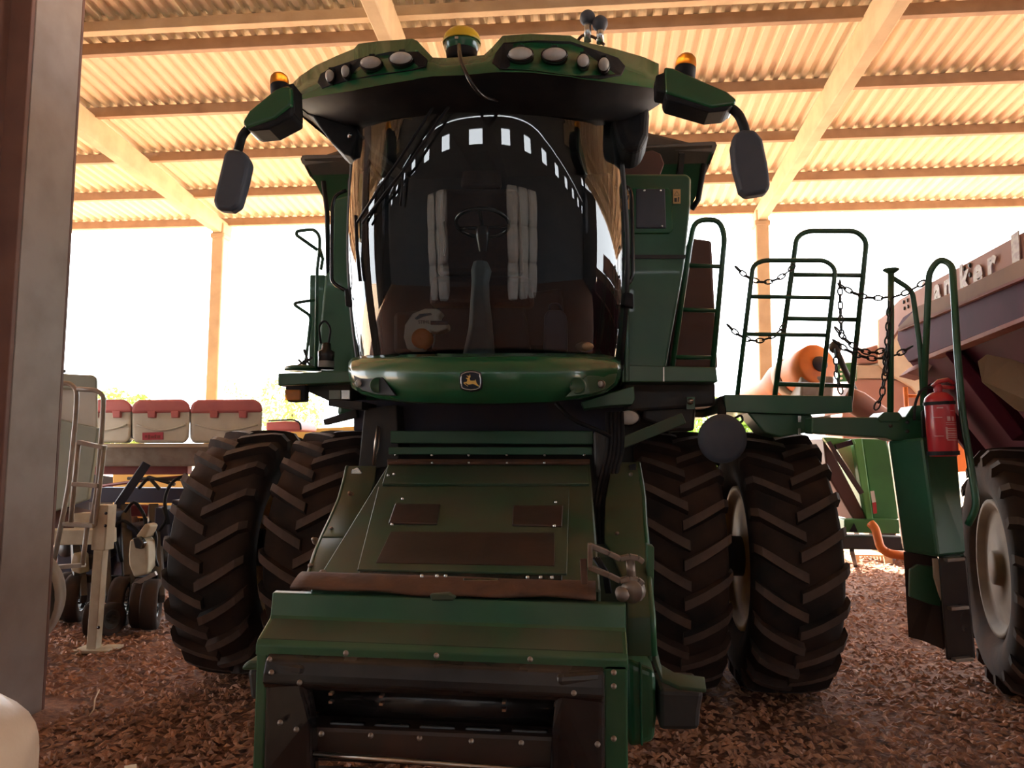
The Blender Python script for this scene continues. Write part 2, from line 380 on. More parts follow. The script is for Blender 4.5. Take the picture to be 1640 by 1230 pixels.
for X in RX:
    m = MB(); m.box((X-0.115, 13.72, -0.1), (X+0.115, 14.0, zp(14)-0.02)); m.box((X-0.14, 13.7, zp(14)-0.32), (X+0.14, 14.02, zp(14)-0.22))
    struct(m.build('column_far', 'concrete', None, bevel=0.015, segs=1))
# ---- the near column: a riveted H section with a second member beside it
c0 = P(52, 1165, 4.4); ztop = zp(4.4)
colr = bpy.data.objects.new('column_near', None); COL.objects.link(colr); struct(colr)
xr = -3.615
m = MB(); m.box((xr-0.035, 4.42, -0.1), (xr, 4.86, ztop)); m.build('side_plate', 'column_paint', colr, bevel=0.004, segs=1)
m = MB(); m.box((xr-0.15, 4.38, -0.1), (xr-0.002, 4.418, ztop)); m.build('flange', 'column_brown', colr, bevel=0.004, segs=1)
m = MB(); m.box((xr-0.15, 4.862, -0.1), (xr-0.002, 4.89, ztop)); m.build('flange', 'column_brown', colr, bevel=0.004, segs=1)
m = MB(); m.box((xr-0.62, 4.30, -0.1), (xr-0.2, 4.62, ztop)); m.build('door_post', 'column_brown', colr, bevel=0.02)
# ---- closed rear wall behind the photographer with a row of openings under the eave
wall = bpy.data.objects.new('wall_back', None); COL.objects.link(wall); struct(wall)
ZW = zp(-9)
m = MB(); m.box((-23.5, -9.2, -0.1), (23.5, -9.0, 5.35)); m.build('wall_panel', 'wall_dark', wall)
m = MB(); m.box((-23.5, -9.2, 5.95), (23.5, -9.0, 6.35)); m.box((-23.5, -9.2, 6.43), (23.5, -9.0, ZW+0.3)); m.build('wall_panel', 'wall_dark', wall)
k = -23.5
while k < 23:
    m = MB(); m.box((k, -9.2, 5.35), (k+2.0, -9.0, 5.95)); m.build('wall_panel', 'wall_dark', wall); k += 3.1
for sx in (-23.5, 23.5):  # unseen partial end walls, added to hold side light off floor and glass
    m = MB(); m.box((sx-0.1, -9.2, -0.1), (sx+0.1, -1.0, 7.8)); struct(m.build('side_light_block', 'wall_dark'))
# rows of stacked white bulk bags in the dark half of the shed
def bulk_bag(loc, label):
    m = MB(); rows = []
    for i in range(9):
        v = i/8; z = 1.25*v; b = 0.5*(1+0.10*sin(pi*v))*(0.9 if i in (0, 8) else 1)
        rows.append([(loc[0]+b*(1+0.05*cos(9*a))*max(-1, min(1, 1.25*cos(a))), loc[1]+b*(1+0.05*cos(9*a+1))*max(-1, min(1, 1.25*sin(a))), loc[2]+z) for a in [2*pi*q/28 for q in range(28)]])
    m.loft(rows, True); o = m.build('bulk_bag', 'bag_white'); tag(o, label, 'bulk bag', 'white bulk bags stacked behind the photographer')
i = 0
for bx in (-6.4, -5.2, 1.0, 2.2, 3.4):
    for lv in range(3):
        bulk_bag((bx, -6.8, 0.01+lv*1.26), 'white bulk bag in the stack mirrored by the windscreen'); i += 1
# ================================================================== wheels
def tyre_mesh(R, W, nlug, name, matname, lug=True, lugh=0.05):
    m = MB(); k = W/0.56; q = R/0.95
    prof = [(0.20, 0.53), (0.262, 0.60), (0.285, 0.72), (0.272, 0.82), (0.235, 0.878), (0.12, 0.895), (0, 0.898)]
    full = [(-x, r) for x, r in prof] + [(x, r) for x, r in reversed(prof[:-1])]
    rows = []
    for (x, r) in full:
        rows.append([(x*k, -r*q*cos(a), r*q*sin(a)) for a in [2*pi*i/72 for i in range(72)]])
    m.grid(rows, True, True); nbody = len(m.f); tops = set()
    if lug:
        for s in (-1, 1):
            for i in range(nlug):
                th = 2*pi*i/nlug + (pi/nlug if s > 0 else 0); st = []
                for t, rt in ((0, 0.945), (0.12, 0.95), (0.4, 0.95), (0.7, 0.944), (0.88, 0.93), (1.0, 0.87)):
                    x = s*(-0.02+t*0.308); ph = th + 0.155*t + 0.05*t*t; hw = (0.031 - 0.003*t); rb = 0.885 if t < 0.8 else 0.83 if t < 1 else 0.80
                    w1 = hw/0.9; w0 = (hw+0.012)/0.9
                    st.append([(x*k, -rb*q*cos(ph-w0), rb*q*sin(ph-w0)), (x*k, -rt*q*cos(ph-w1), rt*q*sin(ph-w1)),
                               (x*k, -rt*q*cos(ph+w1), rt*q*sin(ph+w1)), (x*k, -rb*q*cos(ph+w0), rb*q*sin(ph+w0))])
                f0 = len(m.f); m.loft(st, False)
                for q5 in range(5): tops.add(f0+q5*4+1)
    me = bpy.data.meshes.new(name); me.from_pydata(m.v, [], m.f); me.update()
    for p, sflag in zip(me.polygons, m.sm): p.use_smooth = sflag
    bm = bmesh.new(); bm.from_mesh(me); bmesh.ops.recalc_face_normals(bm, faces=bm.faces); bm.to_mesh(me); bm.free()
    me.materials.append(MATS[matname]); me.materials.append(MATS['lug_dusty'])
    for i in (tops if lug else ()): me.polygons[i].material_index = 1
    return me
def rim_mesh(R, W, name, matname):
    m = MB(); k = W/0.56; q = R/0.95
    prof = [(0.0, -0.02), (0.12, -0.02), (0.14, 0.02), (0.30, 0.03), (0.40, 0.10), (0.47, 0.12), (0.485, 0.20), (0.535, 0.205), (0.54, 0.19), (0.50, 0.17),
            (0.49, 0.0), (0.50, -0.17), (0.54, -0.19), (0.535, -0.235), (0.50, -0.235), (0.46, -0.20), (0.42, -0.19), (0.30, -0.21), (0.14, -0.20), (0.13, -0.24), (0.0, -0.24)]
    m.lathe([(r*q, h*k) for r, h in prof], axis=(1, 0, 0), seg=40)
    for i in range(10):
        a = 2*pi*i/10; m.lathe([(0.0, 0.05), (0.017*q, 0.05), (0.017*q, 0.0)], (0.0, 0.22*q*cos(a), 0.22*q*sin(a)), (1, 0, 0), 6, False)
    me = bpy.data.meshes.new(name); me.from_pydata(m.v, [], m.f); me.update()
    for p, sflag in zip(me.polygons, m.sm): p.use_smooth = sflag
    me.materials.append(MATS[matname]); return me
def put(name, me, loc, parent, rz=0.0, rx=0.0):
    o = bpy.data.objects.new(name, me); COL.objects.link(o); o.parent = parent
    o.matrix_parent_inverse = Matrix.Translation(-wloc(parent)); o.location = loc; o.rotation_euler = (rx, 0, rz); return o
def sub(name, me, part):                              # a sub-part that shares the place of its part
    o = bpy.data.objects.new(name, me); COL.objects.link(o); o.parent = part; return o
# ================================================================== the combine harvester
CX = -0.62
cb = thing('combine_harvester', 'big green combine harvester parked head-on in the middle of the shed', 'combine harvester', (CX, 5.95, 0))
AY, RT = 5.95, 0.955
tm = tyre_mesh(RT, 0.58, 23, 'tyre', 'rubber'); rm = rim_mesh(RT, 0.58, 'wheel', 'rim_yellow')
for X, rot in ((-2.65, 0.02), (-1.95, 0.11), (0.665, 0.07), (1.40, 0.0)):
    wh = put('wheel', rm, (X, AY, RT-0.012), cb, rx=rot); sub('tyre', tm, wh)
tm2 = tyre_mesh(0.66, 0.5, 19, 'rear_tyre', 'rubber'); rm2 = rim_mesh(0.66, 0.5, 'rear_wheel', 'rim_yellow')
for X in (-2.0, 0.76):
    wh = put('rear_wheel', rm2, (X, 9.6, 0.655), cb); sub('tyre', tm2, wh)
m = MB(); m.tube([(-2.7, AY, 0.95), (1.45, AY, 0.95)], 0.15, 16); m.box((CX-0.75, 5.6, 0.72), (CX+0.75, 6.3, 1.35)); m.build('front_axle', 'dark_steel', cb, bevel=0.03)
m = MB(); m.box((-1.95, 9.5, 0.6), (0.7, 9.75, 0.78)); m.build('rear_axle', 'dark_steel', cb, bevel=0.02)
# ---------------- chassis and grain tank behind the cab
m = MB(); m.box((-1.72, 5.75, 1.35), (0.52, 11.2, 2.05)); m.build('chassis', 'dark_steel', cb, bevel=0.03)
m = MB(); m.loft([[Vector(v) for v in q] for q in (
    ((-1.95, 5.75, 2.0), (0.95, 5.75, 2.0), (0.95, 11.4, 2.0), (-1.95, 11.4, 2.0)),
    ((-1.9, 5.85, 3.0), (0.9, 5.85, 3.0), (0.9, 11.4, 3.0), (-1.9, 11.4, 3.0)),
    ((-1.75, 5.95, 3.75), (0.72, 5.95, 3.75), (0.72, 11.0, 3.75), (-1.75, 11.0, 3.75)))]); m.build('body_shell', 'green', cb, bevel=0.04)
# flared grain tank extension: four leaning panels and a cloth rim
fl = [P(533, 318, 6.0), P(1106, 345, 6.0)]; fr = [P(490, 252, 5.75), P(1140, 240, 5.75)]
zb, zt = 3.72, (fr[0].z+fr[1].z)/2
b0 = [(fl[0].x, 6.05, zb), (fl[1].x, 6.05, zb), (fl[1].x, 9.3, zb), (fl[0].x, 9.3, zb)]
t0 = [(fr[0].x, 5.75, zt), (fr[1].x, 5.75, zt), (fr[1].x, 9.7, zt), (fr[0].x, 9.7, zt)]
for i in range(4):
    j = (i+1) % 4; m = MB(); m.add([b0[i], b0[j], t0[j], t0[i]], [(0, 1, 2, 3)]); m.build('tank_panel', 'green', cb, solid=0.03)
m = MB(); m.tube([Vector(v) for v in t0], 0.045, 8, closed=True); m.build('tank_rim_cover', 'tarp', cb)
rg = 0.30*(fr[1].x-fr[0].x)/2; xm_ = (fr[0].x+fr[1].x)/2
m = MB(); m.prism([(fr[0].x, 5.74, zt), (fr[1].x, 5.74, zt), (xm_+0.35, 5.74, zt+rg*0.75), (xm_-0.35, 5.74, zt+rg*0.75)], (0, 3.95, 0)); m.build('tank_cover', 'tarp', cb, bevel=0.03)
m = MB()
for i in range(4):
    j = (i+1) % 4
    a, b, c, d = [Vector(v) for v in (t0[i], t0[j], b0[j], b0[i])]
    q = [a, b, b.lerp(c, 0.28), a.lerp(d, 0.28)]; out = Vector(((a+b)/2 - Vector((CX, 7.7, zt)))); out.z = 0; out = out.normalized()*0.03
    m.add([v+out for v in q], [(0, 1, 2, 3)])
m.build('tank_cloth_band', 'tarp', cb, solid=0.012)
m = MB(); m.px([(1000, 330), (1000, 250), (1045, 240), (1058, 246), (1064, 262), (1050, 300), (1040, 330)], 5.62, 0.04); m.build('tank_front_plate', 'brown_panel', cb, bevel=0.008)
m = MB(); m.bar(P(1085, 330, 5.9), P(1092, 245, 5.7), 0.04, 0.04); m.bar(P(1073, 330, 5.9), P(1092, 245, 5.7), 0.02, 0.02); m.build('tank_brace', 'dark_steel', cb)
m = MB(); m.tube([P(1128, 262, 5.82), P(1118, 320, 5.9), P(1108, 335, 5.95)], 0.022, 8); m.build('tank_strut', 'black_plastic', cb)
m = MB(); m.tube([P(518, 290, 5.8), P(524, 340, 5.85), P(526, 440, 5.9)], 0.02, 8); m.build('tank_strut', 'black_plastic', cb)
# left body panel beside the cab and door post
m = MB(); m.px([(533, 318), (565, 310), (570, 600), (505, 600), (520, 440), (530, 430)], 5.6, 0.2); m.build('side_panel', 'green', cb, bevel=0.02)
# right hand box with recessed grille and stickers
m = MB(); m.px([(1000, 278), (1100, 278), (1107, 284), (1106, 330), (1097, 420), (1062, 612), (998, 612)], 5.22, 0.42)
bx = m.build('side_box', 'green', cb, bevel=0.03, segs=3)
m = MB(); m.px([(1013, 300), (1070, 300), (1076, 306), (1078, 368), (1072, 374), (1013, 374)], 5.205, 0.03); m.build('grille_frame', 'green_clean', bx, bevel=0.008)
m = MB(); m.px([(1019, 302), (1065, 302), (1067, 365), (1019, 365)], 5.192, 0.02); m.build('grille', 'grey_plastic', bx, bevel=0.005)
for (x, y) in ((1032, 305), (1058, 305), (1060, 362)):
    c = P(x, y, 5.185); m = MB(); m.lathe([(0.0, -0.006), (0.008, -0.004), (0.01, 0.004)], c, (0, 1, 0), 8); m.build('screw', 'silver', bx)
m = MB(); m.px([(1000, 408), (1098, 408), (1097, 414), (1000, 414)], 5.21, 0.02); m.build('panel_seam', 'dark_steel', bx)
for (x0, x1, y0, y1, Yq) in ((1078, 1090, 303, 326, 5.21), (998, 1008, 300, 335, 5.205)):
    m = MB(); m.px([(x0, y0), (x1, y0), (x1, y1), (x0, y1)], Yq, 0.006); st = m.build('warning_sticker', 'sticker', bx)
    xm = (x0+x1)/2; m = MB(); tri = [P(xm-4.2, y0+10, Yq-0.004), P(xm+4.2, y0+10, Yq-0.004), P(xm, y0+3, Yq-0.004)]
    m.tube(tri, 0.0022, 4, closed=True); m.px([(xm-4, y0+14), (xm, y0+14), (xm, y0+20), (xm-4, y0+20)], Yq-0.003, 0.003); m.px([(xm+2, y0+12.5), (xm+4, y0+13), (xm+3, y0+20), (xm+1.5, y0+20)], Yq-0.003, 0.003)
    m.build('sticker_print', 'print_dark', st)
m = MB(); m.px([(1104, 380), (1140, 385), (1150, 590), (1070, 590), (1090, 430)], 5.75, 0.1); m.build('rear_panel', 'brown_panel', cb, bevel=0.02)
# ---------------- platforms
m = MB(); m.px([(995, 584), (1147, 588), (1150, 612), (996, 612)], 5.1, 1.0); pr_ = m.build('platform', 'green', cb, bevel=0.008)
m = MB(); m.px([(1062, 588), (1064, 588), (1064, 611), (1062, 611)], 5.09, 0.02); m.build('platform_seam', 'bright_steel', pr_)
m = MB(); m.px([(445, 598), (566, 594), (566, 612), (445, 618)], 5.15, 0.9); pl_ = m.build('platform', 'green', cb, bevel=0.008)
m = MB(); m.px([(1001, 612), (1146, 612), (1146, 650), (1001, 660)], 5.3, 0.7); m.build('undercarriage_box', 'dark_steel', cb, bevel=0.02)
m = MB(); m.px([(975, 630), (1015, 618), (1017, 640), (1013, 648), (975, 650), (935, 655), (930, 644)], 5.0, 0.25); m.build('corner_bracket', 'green', cb, bevel=0.006)
m = MB(); m.px([(488, 618), (562, 612), (562, 640), (530, 644), (495, 628)], 5.3, 0.4); m.build('undercarriage_box', 'dark_steel', cb, bevel=0.01)
m = MB(); m.px([(527, 625), (545, 625), (545, 639), (527, 639)], 5.28, 0.02); m.build('id_plate', 'tank_green', cb)
m = MB(); m.px([(547, 625), (560, 625), (560, 639), (547, 639)], 5.28, 0.02); m.build('id_plate', 'silver', cb)
m = MB(); m.px([(526, 640), (580, 643), (580, 656), (526, 650)], 5.0, 0.5); m.build('shelf_bracket', 'dark_steel', cb, bevel=0.004)
m = MB(); m.px([(517, 672), (570, 655), (572, 668), (519, 681)], 5.3, 0.06); m.build('step_arm', 'dark_steel', cb, bevel=0.006)
# amber marker lamp under the left platform
m = MB(); m.px([(456, 618), (489, 616), (488, 643), (460, 644)], 5.12, 0.09); tl = m.build('marker_lamp', 'black_plastic', cb, bevel=0.012)
m = MB(); m.px([(456, 624), (480, 624), (480, 641), (456, 641)], 5.10, 0.03); m.build('lens', 'amber_lens', tl, bevel=0.006)
# ---------------- under the cab
m = MB(); m.px([(566, 640), (1000, 640), (1000, 700), (566, 690)], 5.35, 0.5); m.build('frame_cross_member', 'dark_blue_steel', cb, bevel=0.01)
m = MB(); m.px([(583, 655), (635, 648), (640, 745), (573, 755)], 5.15, 0.35); m.build('frame_post', 'dark_steel', cb, bevel=0.01)
m = MB(); m.tube([P(605, 682, 5.1), P(601, 710, 5.1), P(598, 745, 5.08)], 0.008, 6); m.build('cable', 'bright_steel', cb)
m = MB(); m.tube([P(608, 684, 5.1), P(606, 715, 5.1), P(600, 745, 5.08)], 0.006, 6); m.build('cable', 'old_steel', cb)
m = MB(); m.px([(950, 690), (975, 690), (978, 770), (952, 770)], 4.95, 0.2); m.build('hydraulic_cylinder', 'dark_steel', cb, bevel=0.03, segs=3)
for i in range(5):
    x = 968+i*6; m = MB()
    m.tube(rounded([P(x+4, 660, 4.98), P(x+6, 720, 4.95), P(x-8, 770, 4.85), P(x-16, 815, 4.7), P(x-13, 880, 4.3)], 0.1), 0.013, 8); m.build('hydraulic_hose', 'black_plastic', cb)
m = MB(); m.tube(rounded([P(890, 645, 4.9), P(915, 672, 4.9), P(960, 690, 4.95), P(978, 700, 4.95)], 0.1), 0.014, 8); m.build('hydraulic_hose', 'black_plastic', cb)
m = MB(); m.bar(P(990, 712, 5.0), P(1095, 670, 5.0), 0.05, 0.075); m.build('support_bar', 'green_dusty', cb, bevel=0.006)
m = MB(); m.px([(1030, 650), (1115, 650), (1112, 690), (1075, 690), (1030, 672)], 5.35, 0.3); m.build('battery_box', 'dark_steel', cb, bevel=0.02)
m = MB(); m.px([(1100, 636), (1113, 636), (1113, 655), (1100, 655)], 5.2, 0.03); m.build('latch_plate', 'green', cb); 
m = MB(); m.lathe([(0.0, -0.05), (0.02, -0.045), (0.025, 0.0)], P(1105, 643, 5.2), (0, 1, 0), 10); m.build('latch_bolt', 'silver', cb)
# oval work lamp under the corner
c = P(1006, 669, 5.0); m = MB(); m.ball(c+Vector((0, 0.05, 0)), (0.085, 0.06, 0.06)); wl = m.build('work_lamp', 'black_plastic', cb)
m = MB(); m.ball(c, (0.072, 0.03, 0.048)); m.build('lens', 'clear_lens', wl)
m = MB(); m.bar(P(985, 664, 5.05), P(1006, 660, 5.05), 0.02, 0.02); m.build('lamp_stalk', 'dark_steel', wl)
# round mud shield hanging between the right tyres
c = P(1158, 703, 4.95); m = MB(); m.lathe([(0.0, -0.025), (0.12, -0.02), (0.155, -0.005), (0.16, 0.02), (0.15, 0.05), (0.0, 0.05)], c, (-0.12, 1, 0.08), 32); sh = m.build('round_mirror', 'grey_plastic', cb)
m = MB(); m.tube([c+Vector((0, 0.05, 0.1)), P(1156, 668, 5.0), P(1156, 640, 5.15)], 0.03, 8); m.build('bracket', 'black_plastic', sh)
m = MB(); m.tube(rounded([P(1176, 670, 5.0), P(1188, 664, 5.0), P(1190, 676, 5.0), P(1180, 676, 5.0)], 0.03), 0.008, 6); m.build('hose_loop', 'black_plastic', sh)

# ---------------- feeder house
FS = 0.345; FC = 1.13 - 0.345*3.45
def PF(x, y, off=0.0):
    d = _F + _R*((x-820)/FPX) - _U*((y-615)/FPX)
    t = (FC + off + FS*CAM.y - CAM.z)/(d.z - FS*d.y); return CAM + d*t
DN = Vector((0, 0.33, -0.94))
def fplate(name, pts, mt, th=0.02, off=0.0, bev=0.004, parent=cb):
    m = MB(); m.prism([PF(x, y, off) for x, y in pts], DN*th); return m.build(name, mt, parent, bevel=bev, segs=1)
fh = fplate('feeder_house', [(622, 742), (945, 742), (962, 945), (496, 945)], 'green_dusty', 0.35, 0.0, 0.01)
fplate('top_panel', [(622, 741), (940, 741), (944, 774), (612, 774)], 'green_dusty', 0.02, 0.02, parent=fh)
fplate('rusty_lip', [(620, 735), (945, 735), (945, 740), (620, 740)], 'rust', 0.02, 0.045, parent=fh)
fplate('access_panel', [(606, 779), (912, 779), (908, 918), (572, 912)], 'green_dusty', 0.02, 0.012, parent=fh)
fplate('worn_patch', [(626, 851), (888, 853), (888, 906), (602, 901)], 'worn_panel', 0.008, 0.016, 0.001, parent=fh)
for pts in ([(633, 806), (705, 807), (700, 838), (622, 837)], [(822, 809), (902, 809), (900, 842), (820, 840)]):
    fplate('inspection_cover', pts, 'worn_panel', 0.012, 0.024, 0.004, parent=fh)
fplate('strip', [(576, 921), (640, 922), (640, 927), (574, 926)], 'bright_steel', 0.008, 0.024, 0.001, parent=fh)
fplate('strip', [(575, 915), (900, 921), (900, 930), (574, 927)], 'black_gloss', 0.01, 0.016, 0.001, parent=fh)
fplate('strip', [(742, 926), (798, 926), (798, 929), (742, 930)], 'bright_steel', 0.008, 0.024, 0.001, parent=fh)
for (x, y) in ((636, 741), (692, 742), (751, 742), (812, 742), (872, 742), (622, 762), (631, 760), (645, 800), (628, 841), (890, 805), (888, 843), (676, 924), (700, 924), (714, 924), (845, 926), (866, 926), (884, 926)):
    m = MB(); m.lathe([(0.0, 0.012), (0.008, 0.01), (0.009, 0.0)], PF(x, y, 0.034), -DN, 8); m.build('bolt', 'silver', fh)
# cross bars where the feeder house meets the machine
m = MB(); m.px([(625, 690), (950, 690), (950, 712), (625, 710)], 5.1, 0.25); m.build('cross_panel', 'green', cb, bevel=0.006)
m = MB(); m.px([(622, 716), (948, 716), (948, 729), (622, 728)], 5.0, 0.12); bar_ = m.build('cross_bar', 'green', cb, bevel=0.006)
for x in (634, 692, 751, 812, 872, 936):
    m = MB(); m.lathe([(0.0, -0.012), (0.009, -0.01), (0.01, 0.0)], P(x, 729, 4.99), (0, 1, 0), 8); m.build('bolt', 'silver', bar_)
# side shields of the feeder house
def shield(name, rows, mt, th=0.02, bev=0.004, lip=0.05):
    """rows of (xa, xb, y, Y): a sheet bent along its length with a folded outer lip"""
    a = [P(xa, y, Y) for xa, xb, y, Y in rows]; b = [P(xb, y, Y) for xa, xb, y, Y in rows]
    m = MB(); m.grid([a, b], True); return m.build(name, mt, cb, solid=th, bevel=bev)
lsh = [(556, 603, 748, 4.95), (550, 600, 775, 4.75), (543, 590, 800, 4.6), (532, 575, 825, 4.4), (518, 562, 855, 4.15), (505, 548, 885, 3.9), (496, 530, 915, 3.7), (490, 515, 940, 3.55)]
shield('side_shield', lsh[:5]+[(516, 560, 862, 4.08)], 'green_dusty'); shield('side_shield', [(515, 558, 864, 4.07)]+lsh[5:], 'green_dusty')
m = MB(); m.tube([P(xa, y, Y) for xa, xb, y, Y in lsh], 0.014, 6); m.build('shield_lip', 'green', cb)
m = MB(); m.px([(563, 752), (573, 748), (580, 758), (568, 790), (556, 782)], 4.85, 0.03); m.build('shield_end', 'silver', cb, bevel=0.008)
rsh = [(980, 1022, 742, 5.0), (976, 1027, 770, 4.8), (970, 1031, 800, 4.6), (968, 1033, 840, 4.3), (968, 1036, 870, 4.1), (980, 1038, 890, 3.95), (1003, 1040, 940, 3.65), (1005, 1045, 990, 3.5), (1005, 1047, 1050, 3.5)]
shield('side_shield', rsh, 'green_dusty')
m = MB(); m.tube([P(xb, y, Y) for xa, xb, y, Y in rsh], 0.016, 6); m.build('shield_lip', 'green', cb)
m = MB(); m.px([(1003, 1055), (1022, 1064), (1050, 1075), (1052, 1150), (1048, 1190), (1006, 1200)], 3.52, 0.35); m.build('chain_case', 'green', cb, bevel=0.03, segs=3)
m = MB(); m.px([(1024, 1064), (1028, 1064), (1030, 1195), (1026, 1195)], 3.50, 0.05); m.build('case_rib', 'green', cb, bevel=0.006)
m = MB(); m.px([(1036, 872), (1048, 876), (1048, 890), (1045, 1060), (1038, 1060)], 3.72, 0.1); m.build('side_frame', 'green', cb, bevel=0.006)
for (x, y, Y) in ((562, 792, 4.62), (533, 849, 4.22), (505, 866, 4.05), (500, 908, 3.75), (493, 932, 3.55), (1010, 762, 4.85), (988, 857, 4.2)):
    m = MB(); m.lathe([(0.0, -0.04), (0.012, -0.035), (0.012, 0.0), (0.02, 0.0), (0.02, 0.02)], P(x, y, Y), (0, 1, -0.4), 8); m.build('stud', 'old_steel', cb)
m = MB(); m.px([(1007, 745), (1018, 742), (1020, 755), (1009, 758)], 4.9, 0.05); m.build('lever', 'black_plastic', cb, bevel=0.004)
m = MB(); m.px([(952, 886), (1030, 886), (1042, 1060), (960, 1060)], 3.95, 0.7); m.build('feeder_side', 'green_dusty', cb, bevel=0.02)
# left push rod and right latch hook
m = MB(); m.tube([P(512, 930, 3.5), P(523, 915, 3.6), P(548, 880, 3.85), P(553, 872, 3.9)], [0.018, 0.014, 0.014, 0.02], 8); m.ball(P(517, 920, 3.55), 0.024, 10, 6); m.build('lock_rod', 'old_steel', cb)
hk = MB()
for dz in (0, 1):
    o_ = dz*35
    path = [P(943, 873+o_, 3.42), P(975, 886+o_, 3.42), P(993, 895+o_, 3.42), P(1008, 891+o_, 3.42), P(1022, 894+o_, 3.42), P(1030, 900+o_, 3.42)]
    for a, b in zip(path, path[1:]): hk.bar(a, b, 0.05, 0.022)
hk.bar(P(945, 870, 3.40), P(945, 909, 3.40), 0.05, 0.022); hk.build('coupling_hook', 'old_steel', cb, bevel=0.004)
m = MB(); m.tube([P(1009, 895, 3.42), P(1012, 930, 3.42)], 0.02, 8); m.build('hook_pin', 'old_steel', cb)
m = MB(); m.bar(P(934, 895, 3.4), P(936, 935, 3.4), 0.03, 0.03); m.build('hook_plate', 'rust', cb, bevel=0.004)
m = MB(); m.lathe([(0.0, -0.05), (0.05, -0.05), (0.055, 0.0), (0.0, 0.02)], P(1015, 945, 3.44), (0.3, 1, 0), 14); m.lathe([(0.0, -0.05), (0.03, -0.05), (0.03, 0.02)], P(996, 950, 3.42), (0, 1, 0), 10); m.build('pivot', 'old_steel', cb)
for i in range(3):
    m = MB(); m.tube([P(950+4*i, 893, 3.5), P(966+3*i, 915, 3.5), P(972+3*i, 950, 3.5)], 0.008, 6); m.build('hydraulic_hose', 'black_plastic', cb)

# ---------------- front face of the feeder house
xl, xr_ = -1.415, 0.178
def face(name, prof, x0, x1, mt, parent=None, bev=0.006, tilt=-0.014):
    """profile of (Y, z) swept across the machine"""
    m = MB(); n = len(prof)
    A = [(x0, Y, z + tilt*0) for Y, z in prof]; B = [(x1, Y, z+tilt) for Y, z in prof]
    m.loft([[Vector(v) for v in A], [Vector(v) for v in B]]); return m.build(name, mt, parent or cb, bevel=bev, segs=2)
z948 = P(700, 957, 3.4).z
ff = face('face_frame', [(3.36, 1.095), (3.40, 1.10), (3.40, 0.86), (3.20, 0.86), (3.20, 0.905), (3.215, 0.925), (3.335, 0.985), (3.345, 1.0)], xl, xr_, 'green', None)
face('dusty_ledge', [(3.216, 0.930), (3.332, 0.988), (3.333, 0.982), (3.216, 0.924)], xl+0.02, xr_-0.02, 'green_dusty', ff, 0.0)
# rusty rubber flap lying over the top lip
m = MB(); rows = []
for j in range(7):
    rows.append([])
    for i in range(25):
        u = i/24; X = -1.33+u*1.38; w = 0.006*sin(9*u)+0.004*sin(23*u+1); Y = 3.50-0.145*j/6; z = 1.165-0.05*(j/6)**1.6 + w*(j/6) - 0.014*u
        rows[-1].append((X, Y, z))
m.grid(rows, True); m.build('rubber_flap', 'rust', cb, solid=0.012)
m = MB(); m.px([(688, 952), (718, 950), (730, 956), (726, 962), (690, 962)], 3.33, 0.05); m.build('top_clamp', 'green_dusty', cb, bevel=0.006)
# side cheeks and lower sill of the frame
for (a, b) in ((xl+0.005, xl+0.055), (xr_-0.10, xr_-0.004)):
    m = MB(); m.box((a, 3.20, 0.10), (b, 3.42, 0.87)); m.build('frame_cheek', 'green', cb, bevel=0.008)
m = MB(); m.box((xl+0.05, 3.22, 0.10), (xr_-0.08, 3.42, 0.33)); m.build('frame_sill', 'dark_steel', cb, bevel=0.01)
m = MB(); m.box((xl+0.05, 3.75, 0.3), (xr_-0.08, 3.78, 0.9)); m.build('throat_back', 'worn_panel', cb)
# black moulded guard over the opening
Yg = 3.2
m = MB(); rows = []
for (Y, z) in ((3.21, 0.865), (3.175, 0.85), (3.155, 0.80), (3.15, 0.77), (3.17, 0.745), (3.21, 0.74)):
    rows.append([(X, Y, z-0.012*(X-xl)/1.6) for X in (xl+0.06, xl+0.25, -0.62, xr_-0.30, xr_-0.10)])
m.grid(rows, False); m.build('guard', 'black_gloss', cb, solid=0.02, bevel=0.01)
for s, (a, b) in ((0, (xl+0.06, xl+0.25)), (1, (xr_-0.30, xr_-0.095))):
    m = MB(); xo, xi = (a, b) if s == 0 else (b, a)
    pts = [(xo, 3.16, 0.855), (xo, 3.17, 0.38), (xi + (0.03 if s == 0 else -0.03), 3.19, 0.36), (xi+(0.01 if s == 0 else -0.01), 3.18, 0.62), (xi, 3.15, 0.74), (xi, 3.14, 0.84)]
    m.prism(pts, (0, 0.09, 0)); m.build('guard_end', 'black_gloss', cb, bevel=0.03, segs=3)
m = MB(); m.tube([(xl+0.2, 3.40, 0.64), (xr_-0.25, 3.40, 0.63)], 0.085, 20); m.build('feeder_drum', 'black_gloss', cb)
for i in range(6):
    X = xl+0.3+i*0.2; m = MB(); m.box((X, 3.3, 0.5), (X+0.16, 3.33, 0.56)); m.build('feeder_slat', 'black_gloss', cb, bevel=0.01)
m = MB(); m.box((xl+0.2, 3.27, 0.40), (xr_-0.3, 3.72, 0.55)); m.build('throat_floor', 'worn_panel', cb, bevel=0.02)
m = MB(); m.tube([(xl+0.26, 3.21, 0.458), (xr_-0.27, 3.21, 0.43)], 0.012, 10); m.build('steel_rod', 'bright_steel', cb)
for (x, y) in ((529, 1112), (529, 1125), (610, 1116), (610, 1128), (807, 1126), (807, 1138), (890, 1130), (890, 1142)):
    m = MB(); m.px([(x-3, y-2), (x+3, y-2), (x+3, y+2), (x-3, y+2)], 3.28, 0.03); m.build('chain_pin', 'bright_steel', cb)
